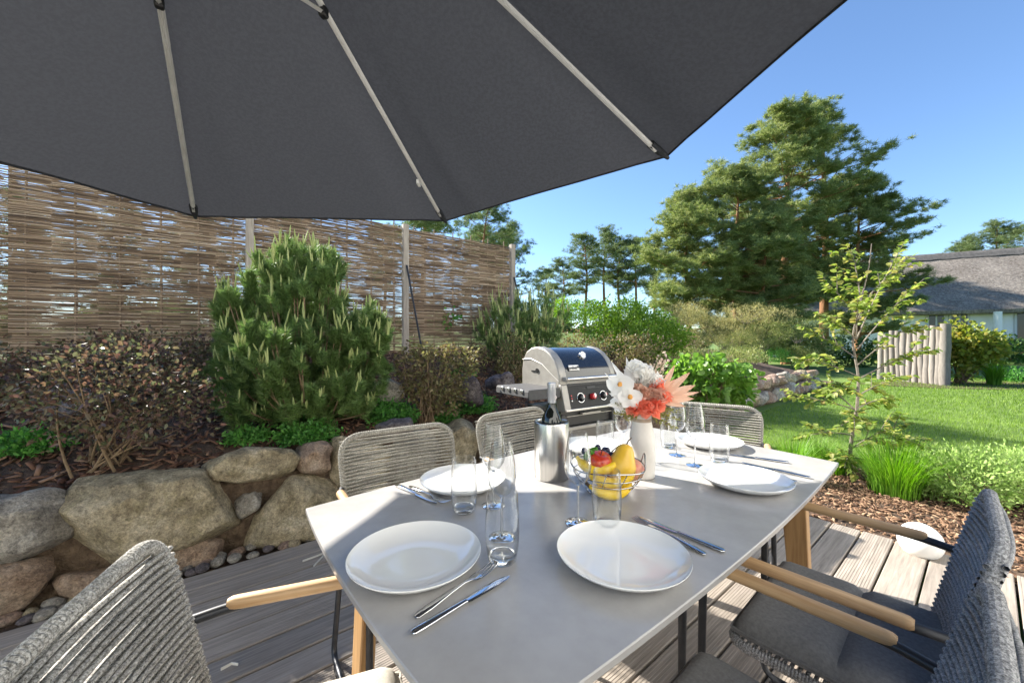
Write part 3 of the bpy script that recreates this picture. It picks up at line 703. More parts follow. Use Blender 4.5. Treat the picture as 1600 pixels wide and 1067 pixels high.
for i in range(8):
    A = CP[i]; d = (A-apex); dn = Vector((0, 0, -.022)); wv = d.cross(Vector((0, 0, 1))).normalized()
    rb = MB(); p0 = lo(apex+d*.03+dn); p1 = lo(apex+d*.955+dn*.9)
    rb.loft([(p, wv*.0105, Vector((0, 0, .011))) for p in (p0, p1)], 4)
    # ridges of the extruded profile
    for sg in (-.0045, .0045): rb.tube([p0+wv*sg+Vector((0, 0, -.0085)), p1+wv*sg+Vector((0, 0, -.0085))], .002, 5)
    ro = rb.build('rib', 'aluminium', para, angle=20)
    pk = MB(); e0 = lo(apex+d*.935+dn*.8); e1 = lo(apex+d*1.005+dn*.2)
    pk.loft([(e0, wv*.019, Vector((0, 0, .014))), (e0.lerp(e1, .5), wv*.017, Vector((0, 0, .014))), (e1, wv*.008, Vector((0, 0, .007)))], 8); pk.build('corner_pocket', 'canopy_fabric', para, angle=60)
    j = apex+d*.365+dn*1.6
    st = MB(); st.loft([(lo(runner), wv*.008, Vector((0, 0, .008))), (lo(j), wv*.008, Vector((0, 0, .008)))], 4); st.build('strut', 'aluminium', para, angle=20)
    jo = MB(); jo.box(lo(j), (.026, .026, .034), Matrix.Rotation(math.atan2(d.y, d.x), 3, 'Z')); bev(jo.build('rib_joint', 'black_plastic', ro), .006)
tg = MB(); d = CP[2]-apex; p = lo(apex+d*.805+Vector((-.014, 0, -.03))); tg.box(p, (.012, .045, .022)); tg.build('sewn_label', 'white_plastic', can)
hb = MB(); hb.lathe([(0, .04), (.05, .03), (.055, -.05), (.03, -.06), (0, -.06)], 16, lo(apex)); hb.build('hub', 'black_plastic', para)
hb = MB(); hb.lathe([(0, .03), (.05, .03), (.05, -.04), (0, -.04)], 16, lo(runner)); hb.tube([lo(apex), lo(runner)], .02, 10); hb.build('runner', 'black_plastic', para)
ms = MB(); mb_ = Vector((-3.3, -1.3, 0)); ms.tube([lo(mb_), lo(mb_+Vector((0, 0, 2.2))), lo(mb_+Vector((.25, .15, 2.9)))], .04, 12); ms.build('mast', 'aluminium', para)
ms = MB(); ms.tube([lo(mb_+Vector((.2, .12, 2.85))), lo((mb_+apex)/2+Vector((0, 0, 1.85))), lo(apex+Vector((0, 0, .12)))], .03, 10); ms.build('arm', 'aluminium', para)
ms = MB(); ms.box(lo(mb_+Vector((0, 0, .04))), (.9, .9, .08)); bev(ms.build('base_slab', 'stone_dark', para), .01)

# ------------------------------------------------------------------ tableware
b = MB(); rp = .14
b.lathe([(0, .004), (.05, .0035), (.088, .0045), (.112, .010), (.130, .0195), (.1385, .0265), (.1400, .0285), (.1405, .0275), (.1395, .0255), (.128, .0155), (.108, .0045), (.08, .0015), (.072, 0), (.066, .0005), (0, .001)], 72)
plate_me = b.mesh('plate', 'porcelain', 60)
plates = [((-.208, .847), 'white plate with a bright sun stripe at the near left head of the table'), ((-.164, 1.308), 'white plate in front of the nearer taupe armchair on the bank side'),
          ((.358, 1.733), 'white plate half hidden behind the fruit basket'), ((.911, 1.811), 'white plate at the far head of the table'),
          ((.78, 1.315), 'white plate on the lawn side near the right table corner'), ((.239, .852), 'white plate nearest the camera on the lawn side, right of centre')]
for (x, y), lb in plates: tag(ob('dinner_plate', plate_me, None, (x, y, TZ+.0005)), lb, 'plate', 'dinner plates')

def knife_mesh():
    b = MB(); s = []
    for y, w_, h_ in ((0, .004, .002), (.004, .0078, .0036), (.03, .0085, .004), (.08, .0066, .0036), (.108, .0052, .0032), (.113, .006, .003)): s.append((Vector((0, y, .0042)), Vector((w_, 0, 0)), Vector((0, 0, h_))))
    b.loft(s, 14)
    s = []
    for y, a, c in ((.112, -.0055, .0055), (.12, -.0075, .008), (.16, -.009, .0095), (.195, -.0085, .0085), (.213, -.005, .0065), (.222, .001, .004)):
        s.append((Vector(((a+c)/2, y, .0035)), Vector(((c-a)/2, 0, 0)), Vector((0, 0, .0011))))
    b.loft(s, 10); return b.mesh('table_knife', 'steel_polished', 50)
def fork_mesh():
    b = MB(); s = []
    for y, z, w_, h_ in ((0, .003, .003, .0015), (.004, .003, .0072, .0022), (.03, .0045, .0078, .0024), (.08, .0075, .005, .002), (.115, .0085, .0034, .0019), (.132, .007, .0045, .0017), (.142, .0048, .0098, .0013), (.156, .0036, .0118, .0012), (.160, .0036, .0118, .0011)):
        s.append((Vector((0, y, z)), Vector((w_, 0, 0)), Vector((0, 0, h_))))
    b.loft(s, 14)
    for x in (-.0096, -.0032, .0032, .0096):
        b.loft([(Vector((x+dx, y, z)), Vector((w_, 0, 0)), Vector((0, 0, .001))) for y, z, w_, dx in ((.158, .0036, .0022, 0), (.175, .0042, .0019, 0), (.193, .0068, .0017, 0), (.204, .0095, .0009, 0))], 6)
    return b.mesh('table_fork', 'steel_polished', 50)
kn, fk = knife_mesh(), fork_mesh()
def lay(name, me, a, bpt, label, cat):
    p = onz(a[0], a[1], TZ); q = onz(bpt[0], bpt[1], TZ); d = q-p
    tag(ob(name, me, None, (p.x, p.y, TZ+.0006), math.atan2(d.y, d.x)-math.pi/2), label, cat, 'table knives' if cat == 'knife' else 'table forks')
lay('table_knife', kn, (643, 993), (793, 903), 'knife beside the sun-striped plate at the near left head', 'knife')
lay('table_fork', fk, (649, 967), (780, 880), 'fork between the sun-striped plate and its knife, near left head', 'fork')
lay('table_knife', kn, (619, 759), (690, 790), 'knife left of the plate of the nearer taupe armchair', 'knife')
lay('table_fork', fk, (640, 761), (708, 792), 'fork left of the plate of the nearer taupe armchair', 'fork')
lay('table_knife', kn, (1133, 864), (1005, 812), 'knife right of the plate nearest the camera on the lawn side', 'knife')
lay('table_fork', fk, (1103, 868), (976, 805), 'fork beside the plate nearest the camera, its tines by the tumbler', 'fork')
lay('table_knife', kn, (1267, 748), (1196, 732), 'knife right of the plate near the right table corner', 'knife')
lay('table_fork', fk, (1246, 754), (1176, 737), 'fork mostly hidden by the plate near the right table corner', 'fork')
lay('table_knife', kn, (1233, 724), (1148, 712), 'knife in the sun beside the plate of the far head', 'knife')

# tumblers: thin wall, thick clear base
def tumbler():
    root = empty('tumbler'); b = MB()
    out = [(.0, .0), (.027, .0), (.031, .004), (.0355, .03), (.0375, .065), (.0365, .105), (.0335, .148), (.0328, .1495), (.0322, .148), (.0352, .105), (.0362, .065), (.0342, .032), (.0295, .016), (.02, .0125), (0, .0115)]
    b.lathe(out, 40); b.build('glass_body', 'glass_thin', root, angle=60)
    s = MB(); s.lathe([(0, .0015), (.0255, .0015), (.0293, .005), (.0312, .014), (.0285, .0148), (.02, .0112), (0, .0102)], 32); s.build('glass_base', 'glass_base', root, angle=60)
    return root
def wine_glass():
    root = empty('wine_glass'); b = MB()
    o_ = [(.004, .100), (.009, .102), (.022, .112), (.0325, .130), (.0355, .150), (.0335, .180), (.028, .215), (.0245, .238), (.0240, .2395), (.0235, .238), (.0270, .215), (.0325, .180), (.0345, .150), (.0315, .131), (.021, .1135), (.008, .1045), (0, .104)]
    b.lathe(o_, 40); b.build('bowl', 'glass_thin', root, angle=60)
    s = MB(); s.lathe([(0, .1), (.0045, .1005), (.0032, .09), (.0028, .05), (.0034, .012), (.006, .006), (.02, .0035), (.0325, .0018), (.033, .0008), (.032, 0), (0, 0)], 32); s.build('stem', 'glass_base', root, angle=60)
    return root
def place(o, px, label, cat, group, first):
    o = o if first else copy_tree(o); p = onz(px[0], px[1], TZ); o.location = (p.x, p.y, TZ+.0008); tag(o, label, cat, group)
tb = tumbler()
for i, (px, lb) in enumerate([((785, 876), 'tumbler beside the sun-striped plate, nearest the camera of the six'), ((725, 799), 'tumbler in front of the plate of the nearer taupe armchair'), ((948, 826), 'tumbler standing before the fruit basket behind the nearest right plate'),
                              ((945, 716), 'tumbler behind the fruit basket'), ((1045, 699), 'tumbler just right of the vase under the hanging greenery'), ((1124, 722), 'tumbler between the two plates at the right end of the table')]):
    place(tb, px, lb, 'tumbler', 'water tumblers', i == 0)
wg = wine_glass()
for i, (px, lb) in enumerate([((784, 840), 'wine glass right behind the nearest tumbler'), ((771, 790), 'wine glass left of the steel wine cooler, at the bank-side plate'), ((903, 817), 'wine glass in front of the steel cooler, left of the fruit basket'),
                              ((973, 714), 'wine glass just left of the vase'), ((1058, 711), 'wine glass right of the vase with its bowl among the flowers'), ((1086, 727), 'wine glass between the vase and the far head plate')]):
    place(wg, px, lb, 'wine glass', 'wine glasses', i == 0)

# steel cooler with a bottle
p = onz(862, 745, TZ)
b = MB(); b.lathe([(0, .0), (.0585, 0), (.061, .003), (.0615, .193), (.0605, .1965), (.0585, .198), (.0565, .196), (.056, .19), (.056, .012), (0, .01)], 64)
co = b.build('wine_cooler', 'steel_brushed', None, (p.x, p.y, TZ+.0006), 50); tag(co, 'cylindrical brushed steel wine cooler holding a bottle', 'wine cooler')
pm('bottle_glass', (.006, .008, .006), None, .04, coat=.5); pm('capsule', (.42, .42, .44), (.48, .48, .5), .35, .5, scale=30); pm('bottle_label', (.8, .78, .72), None, .6)
bo = empty('wine_bottle', (p.x, p.y, TZ+.012), 0, 'dark wine bottle with a grey capsule standing in the steel cooler', 'bottle')
b = MB(); b.lathe([(0, 0), (.034, 0), (.0365, .004), (.037, .17), (.0362, .19), (.031, .208), (.022, .224), (.0155, .238), (.0142, .25), (.0138, .262), (0, .262)], 40); b.build('bottle_body', 'bottle_glass', bo, angle=60)
b = MB(); b.lathe([(.0146, .252), (.0146, .284), (.0154, .286), (.0156, .318), (.0148, .322), (0, .3225)], 28); b.build('capsule', 'capsule', bo, angle=40)
b = MB(); b.lathe([(.0375, .06), (.0375, .15)], 40); b.build('label', 'bottle_label', bo)

# vase with artificial flowers
p = onz(1003, 744, TZ); vx, vy = p.x, p.y
pm('vase_glaze', (.60, .57, .52), (.66, .63, .58), .45, scale=25, bmp=.1, bdist=.001, bscale=150); pm('vase_band', (.33, .26, .19), (.38, .30, .22), .6, scale=30)
va = empty('vase', (vx, vy, TZ+.0006), 0, 'tall cream ceramic vase with a brown band near the rim', 'vase')
def vr(z): return .044+.001*math.sin(z*20)-.011*max(0, min(1, (z-.12)/.09))**2*(3-2*max(0, min(1, (z-.12)/.09)))
b = MB(); pr = [(0, 0), (.041, 0)]+[(vr(.004+.226*i/24), .004+.226*i/24) for i in range(25)]+[(.030, .2305), (.029, .226), (.029, .1), (0, .09)]
b.lathe(pr, 48); b.build('vase_body', 'vase_glaze', va, angle=60)
b = MB(); b.lathe([(vr(.196)-.0005, .196), (vr(.197)+.0006, .1965), (vr(.21)+.0006, .2085), (vr(.21)-.0005, .209)], 48); b.build('brown_band', 'vase_band', va)
bq = empty('bouquet', (vx, vy, TZ+.2), 0, 'bouquet of white orchid, coral carnations and blush leaves in the cream vase', 'bouquet')
for nm, cs, tr in (('petal_white', [(.76, .74, .71), (.86, .85, .83)], .3), ('petal_blush', [(.62, .38, .29), (.75, .52, .42)], .25), ('petal_coral', [(.74, .2, .12), (.86, .38, .28)], .3), ('leaf_blush', [(.66, .36, .25), (.76, .54, .40)], .25), ('spike_cream', [(.62, .47, .36), (.75, .62, .5)], .2), ('fern_olive', [(.17, .17, .04), (.33, .31, .09)], .25), ('stem_green', [(.08, .13, .03), (.15, .2, .05)], .1), ('petal_core', [(.65, .28, .06), (.75, .42, .1)], 0)):
    leafm(nm, cs, tr, .6, 6)
view = Vector((-.3, -.9, .25)).normalized()
def stem(to, name='flower_stem'):
    b = MB(); to = Vector(to); b.tube(bez((to.x*.12, to.y*.12, -.06), (to.x*.25, to.y*.25, to.z*.6), to, 8), .0018, 6); return b.build(name, 'stem_green', bq)
def carnation(c, r_, m, n_=70):
    stem(c); c = np.array(c); d = rdir(n_); d[:, 2] = np.abs(d[:, 2])*.9-.25; d = unit(d)
    P = c+d*r_*.25; vs, fs = leaf_arr(P, d+rng.normal(size=(n_, 3))*.35, rng.uniform(.65, .95, n_)*r_, .95, .6)
    vs = vs+rng.normal(size=vs.shape)*r_*.07
    ob('carnation', np_mesh('carnation', vs, fs, m), bq)
def orchid(c, r_, face):
    stem(c); c = Vector(c); face = Vector(face).normalized(); x = face.cross(Vector((0, 0, 1))).normalized(); y = x.cross(face); vs = []; fs = []
    for i, (a, l, w_) in enumerate(((90, 1, .62), (162, 1.05, .95), (18, 1.05, .95), (234, .95, .6), (306, .95, .6))):
        d = x*math.cos(R(a))+y*math.sin(R(a)); s = face.cross(d); o = len(vs)
        for j in range(7):
            t = j/6; wd = w_*r_*.62*math.sin(math.pi*min(1, .12+t*.88))**.7*(1 if t < 1 else .1)
            for k_ in (-1, -.5, 0, .5, 1):
                vs.append(c+d*l*r_*t+s*wd*k_+face*(.008*(i % 2)+r_*(.16*t*t-.1*t+.1*(1-abs(k_))*(t*(1-t)*2)+.05*math.sin(k_*4+t*5))))
        fs += [(o+j*5+k_, o+j*5+k_+1, o+(j+1)*5+k_+1, o+(j+1)*5+k_) for j in range(6) for k_ in range(4)]
    b = MB(); b.add(vs, fs); fl = b.build('orchid_flower', 'petal_white', bq, angle=None); fl.data.shade_smooth()
    b = MB(); b.lathe([(0, .014), (.006, .012), (.009, .004), (.007, -.002), (0, -.003)], 12, c+face*.006); b.build('flower_centre', 'petal_core', fl)
orchid((-.085, -.03, .125), .05, (-.45, -.85, .25)); orchid((-.058, -.05, .085), .042, (-.1, -.95, .1))
orchid((-.075, .0, .055), .038, (-.5, -.8, -.1))
carnation((-.012, .0, .165), .048, 'petal_white', 90); carnation((.03, -.01, .13), .045, 'petal_white', 80)
for c in ((-.005, -.03, .095), (.035, -.035, .09), (-.03, -.01, .10)): carnation(c, .038, 'petal_blush', 70)
for c in ((-.01, -.05, .055), (.03, -.05, .06), (.055, -.03, .085), (-.035, -.045, .045), (.04, -.02, .12), (.012, -.055, .04)): carnation(c, .034, 'petal_coral', 60)
def blade(c0, c1, wd, m, name, nrm=(-.2, -.9, .3)):
    c0, c1 = Vector(c0), Vector(c1); d = c1-c0; s = d.cross(Vector(nrm)).normalized(); q = s.cross(d).normalized(); vs = []
    for j in range(8):
        t = j/7; w_ = wd*math.sin(math.pi*min(1, .08+.92*t))**.8
        for k_ in (-1, 0, 1): vs.append(c0+d*t+s*w_*k_*.5-q*(.012*t*t)+q*(.15*wd*abs(k_)))
    b = MB(); b.add(vs, [(j*3+k_, j*3+k_+1, (j+1)*3+k_+1, (j+1)*3+k_) for j in range(7) for k_ in range(2)]); b.build(name, m, bq, angle=None)
for c1, wd in (((.18, -.03, .13), .03), ((.16, -.03, .175), .027), ((.115, -.01, .20), .022), ((.165, -.05, .085), .028), ((.20, -.02, .105), .018), ((.10, -.04, .15), .024), ((.13, -.06, .06), .022)):
    blade((.045, -.02, .075), c1, wd, 'leaf_blush', 'blush_leaf')
for c1, wd in (((-.11, -.01, .21), .022), ((-.055, .0, .225), .024), ((-.135, -.02, .17), .018), ((-.13, -.03, .06), .03), ((-.12, -.03, .10), .03)):
    blade((-.02, -.01, .06), c1, wd, 'petal_white', 'white_leaf')
for c1 in ((.07, .01, .235), (.085, .0, .215), (.05, .01, .19)):
    stem(c1); n_ = 60; t = rng.uniform(.55, 1, (n_, 1)); P = np.array(c1)*t+rng.normal(size=(n_, 3))*.006; vs, fs = dia_arr(P, rdir(n_)+np.array([.2, 0, 1]), rng.uniform(.012, .02, n_), .5); ob('seed_spike', np_mesh('seed_spike', vs, fs, 'spike_cream'), bq)
for c1 in ((-.11, -.05, .035), (-.075, -.06, .015), (.12, -.03, .01), (.10, -.05, -.02), (.145, -.01, .035), (.105, .0, .07), (-.10, -.02, .06), (.085, -.04, .05)):
    n_ = 70; t = rng.uniform(.25, 1, (n_, 1)); c0 = np.array([0, -.01, .03]); ax = np.array(c1)-c0; P = c0+ax*t; sd_ = unit(np.cross(np.tile(ax, (n_, 1)), rdir(n_)))
    vs, fs = dia_arr(P, sd_+ax/np.linalg.norm(ax)*.9, rng.uniform(.012, .026, n_)*(1.15-t[:, 0]*.6), .3); ob('fern_sprig', np_mesh('fern_sprig', vs, fs, 'fern_olive'), bq)

# wire basket with fruit
p = onz(949, 768, TZ); bx, by = p.x, p.y
pm('chrome_wire', (.35, .35, .36), None, .15, 1.)
bk = empty('fruit_basket', (bx, by, TZ+.0006), 0, 'round chrome wire basket full of fruit in front of the vase', 'basket')
def brad(z): return .058+.058*math.sin(min(1, z/.10)*math.pi/2)
for i, z in enumerate((.003, .022, .042, .064, .088)):
    b = MB(); r_ = brad(z); b.tube([(r_*math.cos(a), r_*math.sin(a), z+(.004 if i == 4 else 0)*math.sin(3*a)) for a in [2*math.pi*q/48 for q in range(48)]], .0022 if i in (0, 4) else .0015, 6, closed=True); b.build('ring_wire', 'chrome_wire', bk)
for q in range(12):
    a = 2*math.pi*q/12; b = MB(); b.tube([(brad(z)*math.cos(a+z*3), brad(z)*math.sin(a+z*3), z) for z in [.003+.087*t/10 for t in range(11)]], .0014, 6); b.build('upright_wire', 'chrome_wire', bk)
for a in (2.9, -.1):
    b = MB(); pts = [(brad(.088)*math.cos(a+t), brad(.088)*math.sin(a+t), .09+.035*math.sin(math.pi*(t+.25)/.5)) for t in [-.25+.05*q for q in range(11)]]; b.tube(pts, .002, 6); b.build('handle_wire', 'chrome_wire', bk)
def fruit_mat(name, stops, scale, rough=.3):
    m, nt, bb = new_mat(name); v = coords(nt); link(nt, ramp(nt, nz(nt, v, scale, 5, .6, .6), stops), bb.inputs['Base Color']); bb.inputs['Roughness'].default_value = rough; return m
fruit_mat('banana_skin', [(.3, (.70, .43, .015)), (.55, (.85, .57, .02)), (.7, (.88, .64, .06))], 14, .4); fruit_mat('pear_skin', [(.3, (.62, .36, .03)), (.55, (.72, .44, .04)), (.75, (.7, .5, .09))], 10, .33)
fruit_mat('apple_skin', [(.3, (.33, .015, .015)), (.5, (.52, .05, .02)), (.68, (.70, .30, .06))], 16, .22); fruit_mat('peach_skin', [(.3, (.55, .09, .08)), (.52, (.68, .3, .2)), (.7, (.72, .5, .3))], 13, .5)
pm('grape_skin', (.012, .012, .03), (.03, .03, .07), .25, scale=30); pm('brown_tip', (.05, .03, .015), None, .8)
leafm('fruit_leaf', [(.05, .16, .02), (.09, .24, .03)], .2, .4, 30)
def banana(c, ang, L_, tilt, lb):
    rt = empty('banana', (bx+c[0], by+c[1], TZ+c[2]), ang, lb, 'banana', 'bananas in the basket'); b = MB(); pts = []; rs = []
    for i in range(15):
        t = i/14; a = (t-.5)*1.35; pts.append((math.sin(a)*L_*.62, (1-math.cos(a))*L_*.9*math.cos(tilt), (1-math.cos(a))*L_*.9*math.sin(tilt))); rs.append(.0172*math.sin(math.pi*(.09+.83*t))**.45*(1 if .1 < t < .93 else .62))
    b.tube(pts, rs, 6); b.build('fruit', 'banana_skin', rt, angle=70)
    b = MB(); b.tube([pts[0], Vector(pts[0])*1.05, Vector(pts[0])*1.13+Vector((0, .004, .004))], [.0065, .005, .006], 6); b.tube([pts[-1], Vector(pts[-1])*1.04], [.006, .003], 6); b.build('tip', 'brown_tip', rt)
banana((.0, -.078, .022), R(8), .17, R(35), 'banana lowest at the front of the basket'); banana((-.008, -.07, .052), R(-12), .18, R(50), 'banana lying on top of the front one'); banana((-.05, -.045, .085), R(-28), .165, R(50), 'banana sticking up at the left rim of the basket')
def solid(name, prof, m, c, lb, cat, ax=(0, 0, 1), n_=32):
    b = MB(); M_ = Vector((0, 0, 1)).rotation_difference(Vector(ax)).to_matrix(); b.lathe(prof, n_, M=M_)
    rt = b.build(name, m, None, (bx+c[0], by+c[1], TZ+c[2]), 80); tag(rt, lb, cat); return rt
ap = [(0, -.031), (.012, -.034), (.026, -.028), (.036, -.01), (.0385, .008), (.034, .024), (.022, .033), (.010, .032), (.003, .026), (0, .025)]
a_ = solid('apple', ap, 'apple_skin', (-.028, -.025, .098), 'red apple lying in the basket left of the pear', 'apple', (.15, -.25, 1))
b = MB(); b.tube([(0, -.004, .026), (.003, -.006, .04), (.006, -.008, .05)], .0014, 6); b.build('stalk', 'brown_tip', a_)
pe = solid('pear', [(0, -.05), (.012, -.053), (.032, -.044), (.0435, -.022), (.042, .002), (.033, .025), (.026, .044), (.019, .056), (.009, .061), (0, .061)], 'pear_skin', (.038, -.035, .100), 'large yellow pear lying on top of the fruit basket', 'pear', (.25, .1, 1))
b = MB(); b.tube([(.014, .005, .058), (.022, .008, .07), (.032, .012, .078)], .0018, 6); b.build('stalk', 'brown_tip', pe)
solid('peach', [(0, -.033), (.014, -.036), (.031, -.022), (.038, 0), (.034, .02), (.02, .033), (.006, .033), (0, .03)], 'peach_skin', (.078, .0, .068), 'pink and yellow peach at the right of the fruit basket', 'peach', (.3, -.3, 1))
solid('peach', [(0, -.033), (.014, -.036), (.031, -.022), (.038, 0), (.034, .02), (.02, .033), (.006, .033), (0, .03)], 'apple_skin', (.0, .03, .06), 'red fruit low in the basket under the grapes', 'fruit', (.3, .3, 1))
gr = empty('grape_bunch', (bx-.005, by+.045, TZ+.105), 0, 'bunch of dark grapes at the back of the fruit basket', 'grapes')
b = MB(); b.lathe([(.0105*math.sin(math.pi*i/8), -.0105*math.cos(math.pi*i/8)) for i in range(9)], 14); gme = b.mesh('grape', 'grape_skin', 80)
for i in range(30): ob('grape', gme, gr, (rnd.gauss(0, .026), rnd.gauss(0, .014), rnd.uniform(-.02, .022)))
b = MB(); b.tube([(.03, 0, .01), (.05, -.005, .03), (.058, -.005, .034)], .002, 6); b.build('stalk', 'brown_tip', gr)
for i, (a, c1) in enumerate((((-.055, -.01, .09), (-.062, -.03, .145)), ((-.06, .0, .09), (-.03, .02, .14)))):
    c0, c1 = Vector(a), Vector(c1); d = c1-c0; s = d.cross(Vector((-.2, -1, .2))).normalized(); vs = []
    for j in range(9):
        t = j/8; w_ = .021*math.sin(math.pi*min(1, .05+.95*t))**.75
        for k_ in (-1, -.5, 0, .5, 1): vs.append(d*t+s*w_*k_+Vector((0, -.006*math.cos(k_*2.5)-.01*t*t, 0)))
    b = MB(); b.add(vs, [(j*5+k_, j*5+k_+1, (j+1)*5+k_+1, (j+1)*5+k_) for j in range(8) for k_ in range(4)])
    o = b.build('leaf', 'fruit_leaf', None, (bx+c0.x, by+c0.y, TZ+c0.z), None); o.data.shade_smooth(); tag(o, ['broad green leaf upright at the left of the fruit', 'green leaf behind the apple, leaning right'][i], 'leaf', 'leaves on the fruit')

# ------------------------------------------------------------------ gas grill (local: x along, -y front)
pm('cast_grey', (.29, .275, .25), (.34, .325, .295), .45, .35, scale=20); pm('enamel_black', (.010, .011, .014), None, .10, coat=.8); pm('grill_black', (.018, .018, .019), None, .38); pm('grill_grey', (.05, .05, .052), (.068, .068, .07), .75, .0, scale=40)
pm('knob_red', (.42, .015, .02), None, .3); pm('badge_white', (.75, .73, .70), None, .4); pm('badge_red', (.55, .03, .03), None, .4)
m_, nt_, b_ = new_mat('perforated'); b_.inputs['Roughness'].default_value = .5; v_ = coords(nt_, (1, 1, 1)); vo = nt_.nodes.new('ShaderNodeTexVoronoi'); vo.inputs['Scale'].default_value = 55; vo.inputs['Randomness'].default_value = 0; link(nt_, v_, vo.inputs['Vector'])
link(nt_, ramp(nt_, vo.outputs['Distance'], [(.40, (.005, .005, .005)), (.46, (.11, .10, .09))]), b_.inputs['Base Color'])
gp = Vector((.352, 2.93, 0)); GW = .61
gl = empty('gas_grill', gp, R(34), 'black and grey three-burner gas grill standing before the bank', 'grill')
prof = [(.0, .92), (.0, .965), (.02, 1.02), (.06, 1.08), (.115, 1.13), (.18, 1.163), (.26, 1.178), (.34, 1.17), (.41, 1.135), (.455, 1.07), (.47, .99), (.47, .92)]
def extr(pf, x0, x1, inset=0.):
    b = MB(); k_ = len(pf); b.add([(x, y, z) for x in (x0, x1) for y, z in pf], [tuple(range(k_)), tuple(range(k_, 2*k_))[::-1]]+[(i, k_+i, k_+(i+1) % k_, (i+1) % k_) for i in range(k_)]); return b
lid = extr(prof, .075, GW-.055).build('lid', 'enamel_black', gl, angle=35)
cap = [(y*1.03-.006, .9+(z-.9)*1.02) for y, z in prof]; cap = [(-.005, .86)]+cap+[(.478, .86)]
for x0, x1 in ((.0, .077), (GW-.057, GW)):
    c_ = extr(cap, x0, x1).build('lid_end_cap', 'cast_grey', gl, angle=35); bev(c_, .012, 3)
    b = MB(); xo = -.003 if x0 == 0 else GW+.003; b.tube([(xo, .46, 1.075), (xo, .35, 1.085), (xo, .2, 1.045), (xo, .08, .97), (xo, .0, .925)], .004, 6); b.build('raised_line', 'cast_grey', c_)
    b = MB(); b.box((xo, .30, .985), (.006, .075, .012)); b.lathe([(0, -.004), (.018, -.004), (.018, .004), (0, .004)], 14, (xo, .265, .992), Matrix.Rotation(R(90), 3, 'Y')); b.build('hinge_slot', 'grill_black', c_)
b = MB(); b.tube([(.03, -.055, .945), (GW-.03, -.055, .945)], .0125, 12); b.build('lid_handle', 'steel_brushed', lid)
for x in (.04, GW-.04): b = MB(); b.box((x, -.03, .94), (.03, .06, .03)); bev(b.build('handle_bracket', 'cast_grey', lid), .006)
b = MB(); Mx = Matrix.Rotation(R(62), 3, 'X'); b.lathe([(0, .012), (.026, .012), (.031, .006), (.031, -.004), (0, -.004)], 24, (GW*.52, .083, 1.11), Mx); th = b.build('thermometer', 'badge_white', lid, angle=30)
b = MB(); b.lathe([(.0285, .0125), (.031, .0135), (.033, .006), (.033, -.003)], 24, (GW*.52, .083, 1.11), Mx); b.box((GW*.52, .083-.0115, 1.11+.006), (.03, .002, .004), Matrix.Rotation(R(30), 3, 'Y')); b.build('dial_ring', 'steel_polished', th)
Mb = Matrix.Rotation(R(68), 3, 'X')
b = MB(); b.box((.16, .012, 1.022), (.105, .044, .006), Mb); bd = bev(b.build('badge', 'badge_white', lid, angle=30), .003)
def text(body, size, m, parent, loc, rot, name):
    cu = bpy.data.curves.new('t', 'FONT'); cu.body = body; cu.size = size; cu.extrude = .0006; cu.align_x = 'CENTER'; cu.align_y = 'CENTER'; cu.offset = .0008
    t = bpy.data.objects.new('t', cu); COL.objects.link(t); bpy.context.view_layer.update()
    me = bpy.data.meshes.new_from_object(t.evaluated_get(bpy.context.evaluated_depsgraph_get())); bpy.data.objects.remove(t)
    me.materials.clear(); me.materials.append(MATS[m]); o = ob(name, me, parent, loc); o.rotation_euler = rot; return o
text('weber', .034, 'grill_black', bd, (.148, .006, 1.022), (R(68), 0, 0), 'badge_lettering')
b = MB(); b.lathe([(0, .0015), (.009, .0015), (.009, -.001), (0, -.001)], 16, (.198, .0055, 1.027), Mb); b.box((.198, .0085, 1.014), (.003, .014, .002), Mb); b.build('badge_mark', 'grill_black', bd)
# firebox, control panel
b = MB(); b.box((GW/2, .235, .86), (GW-.03, .45, .13)); bev(b.build('firebox', 'cast_grey', gl), .01)
pp = [(-.045, .715), (-.06, .72), (-.015, .885), (.02, .885), (.02, .715)]
pm('panel_black', (.008, .008, .009), None, .4, spec=.25); cp = extr(pp, .06, GW-.06).build('control_panel', 'panel_black', gl, angle=25)
for x0, x1 in ((.0, .062), (GW-.062, GW)): bev(extr([(-.055, .70), (-.072, .712), (-.02, .9), (.03, .9), (.03, .70)], x0, x1).build('panel_end', 'cast_grey', gl, angle=25), .006)
b = MB(); b.box((GW/2, -.056, .712), (GW-.02, .03, .018)); bev(b.build('panel_trim', 'steel_brushed', cp), .004)
b = MB(); b.box((GW/2, .0, .893), (GW-.1, .03, .012)); b.build('panel_top_trim', 'grill_grey', cp)
Mk = Matrix.Rotation(R(75), 3, 'X')
def kpos(x, z): return Vector((x, -.06+(z-.72)*.273-.002, z))
for x, m in ((GW*.30, 'grill_black'), (GW*.5, 'knob_red'), (GW*.70, 'grill_black')):
    c = kpos(x, .795); big = m == 'grill_black'
    b = MB(); b.lathe([(0, .03), (.019, .029), (.0235, .022), (.025, .0), (0, 0)], 24, c, Mk); kn_ = b.build('knob', m, cp, angle=40)
    if big:
        b = MB(); b.lathe([(.0325, .0), (.034, .003), (.0375, .003), (.039, .0)], 32, c, Mk); b.build('knob_ring', 'steel_polished', kn_)
    b = MB(); b.box(c+Mk @ Vector((.004, .006, .0305)), (.010, .028, .003), Mk); b.build('knob_pointer', 'badge_white' if big else 'steel_polished', kn_)
    b = MB(); b.box(c+Mk @ Vector((.012, .008, .0302)), (.008, .014, .003), Mk); b.build('knob_mark', 'badge_red' if big else 'badge_white', kn_)
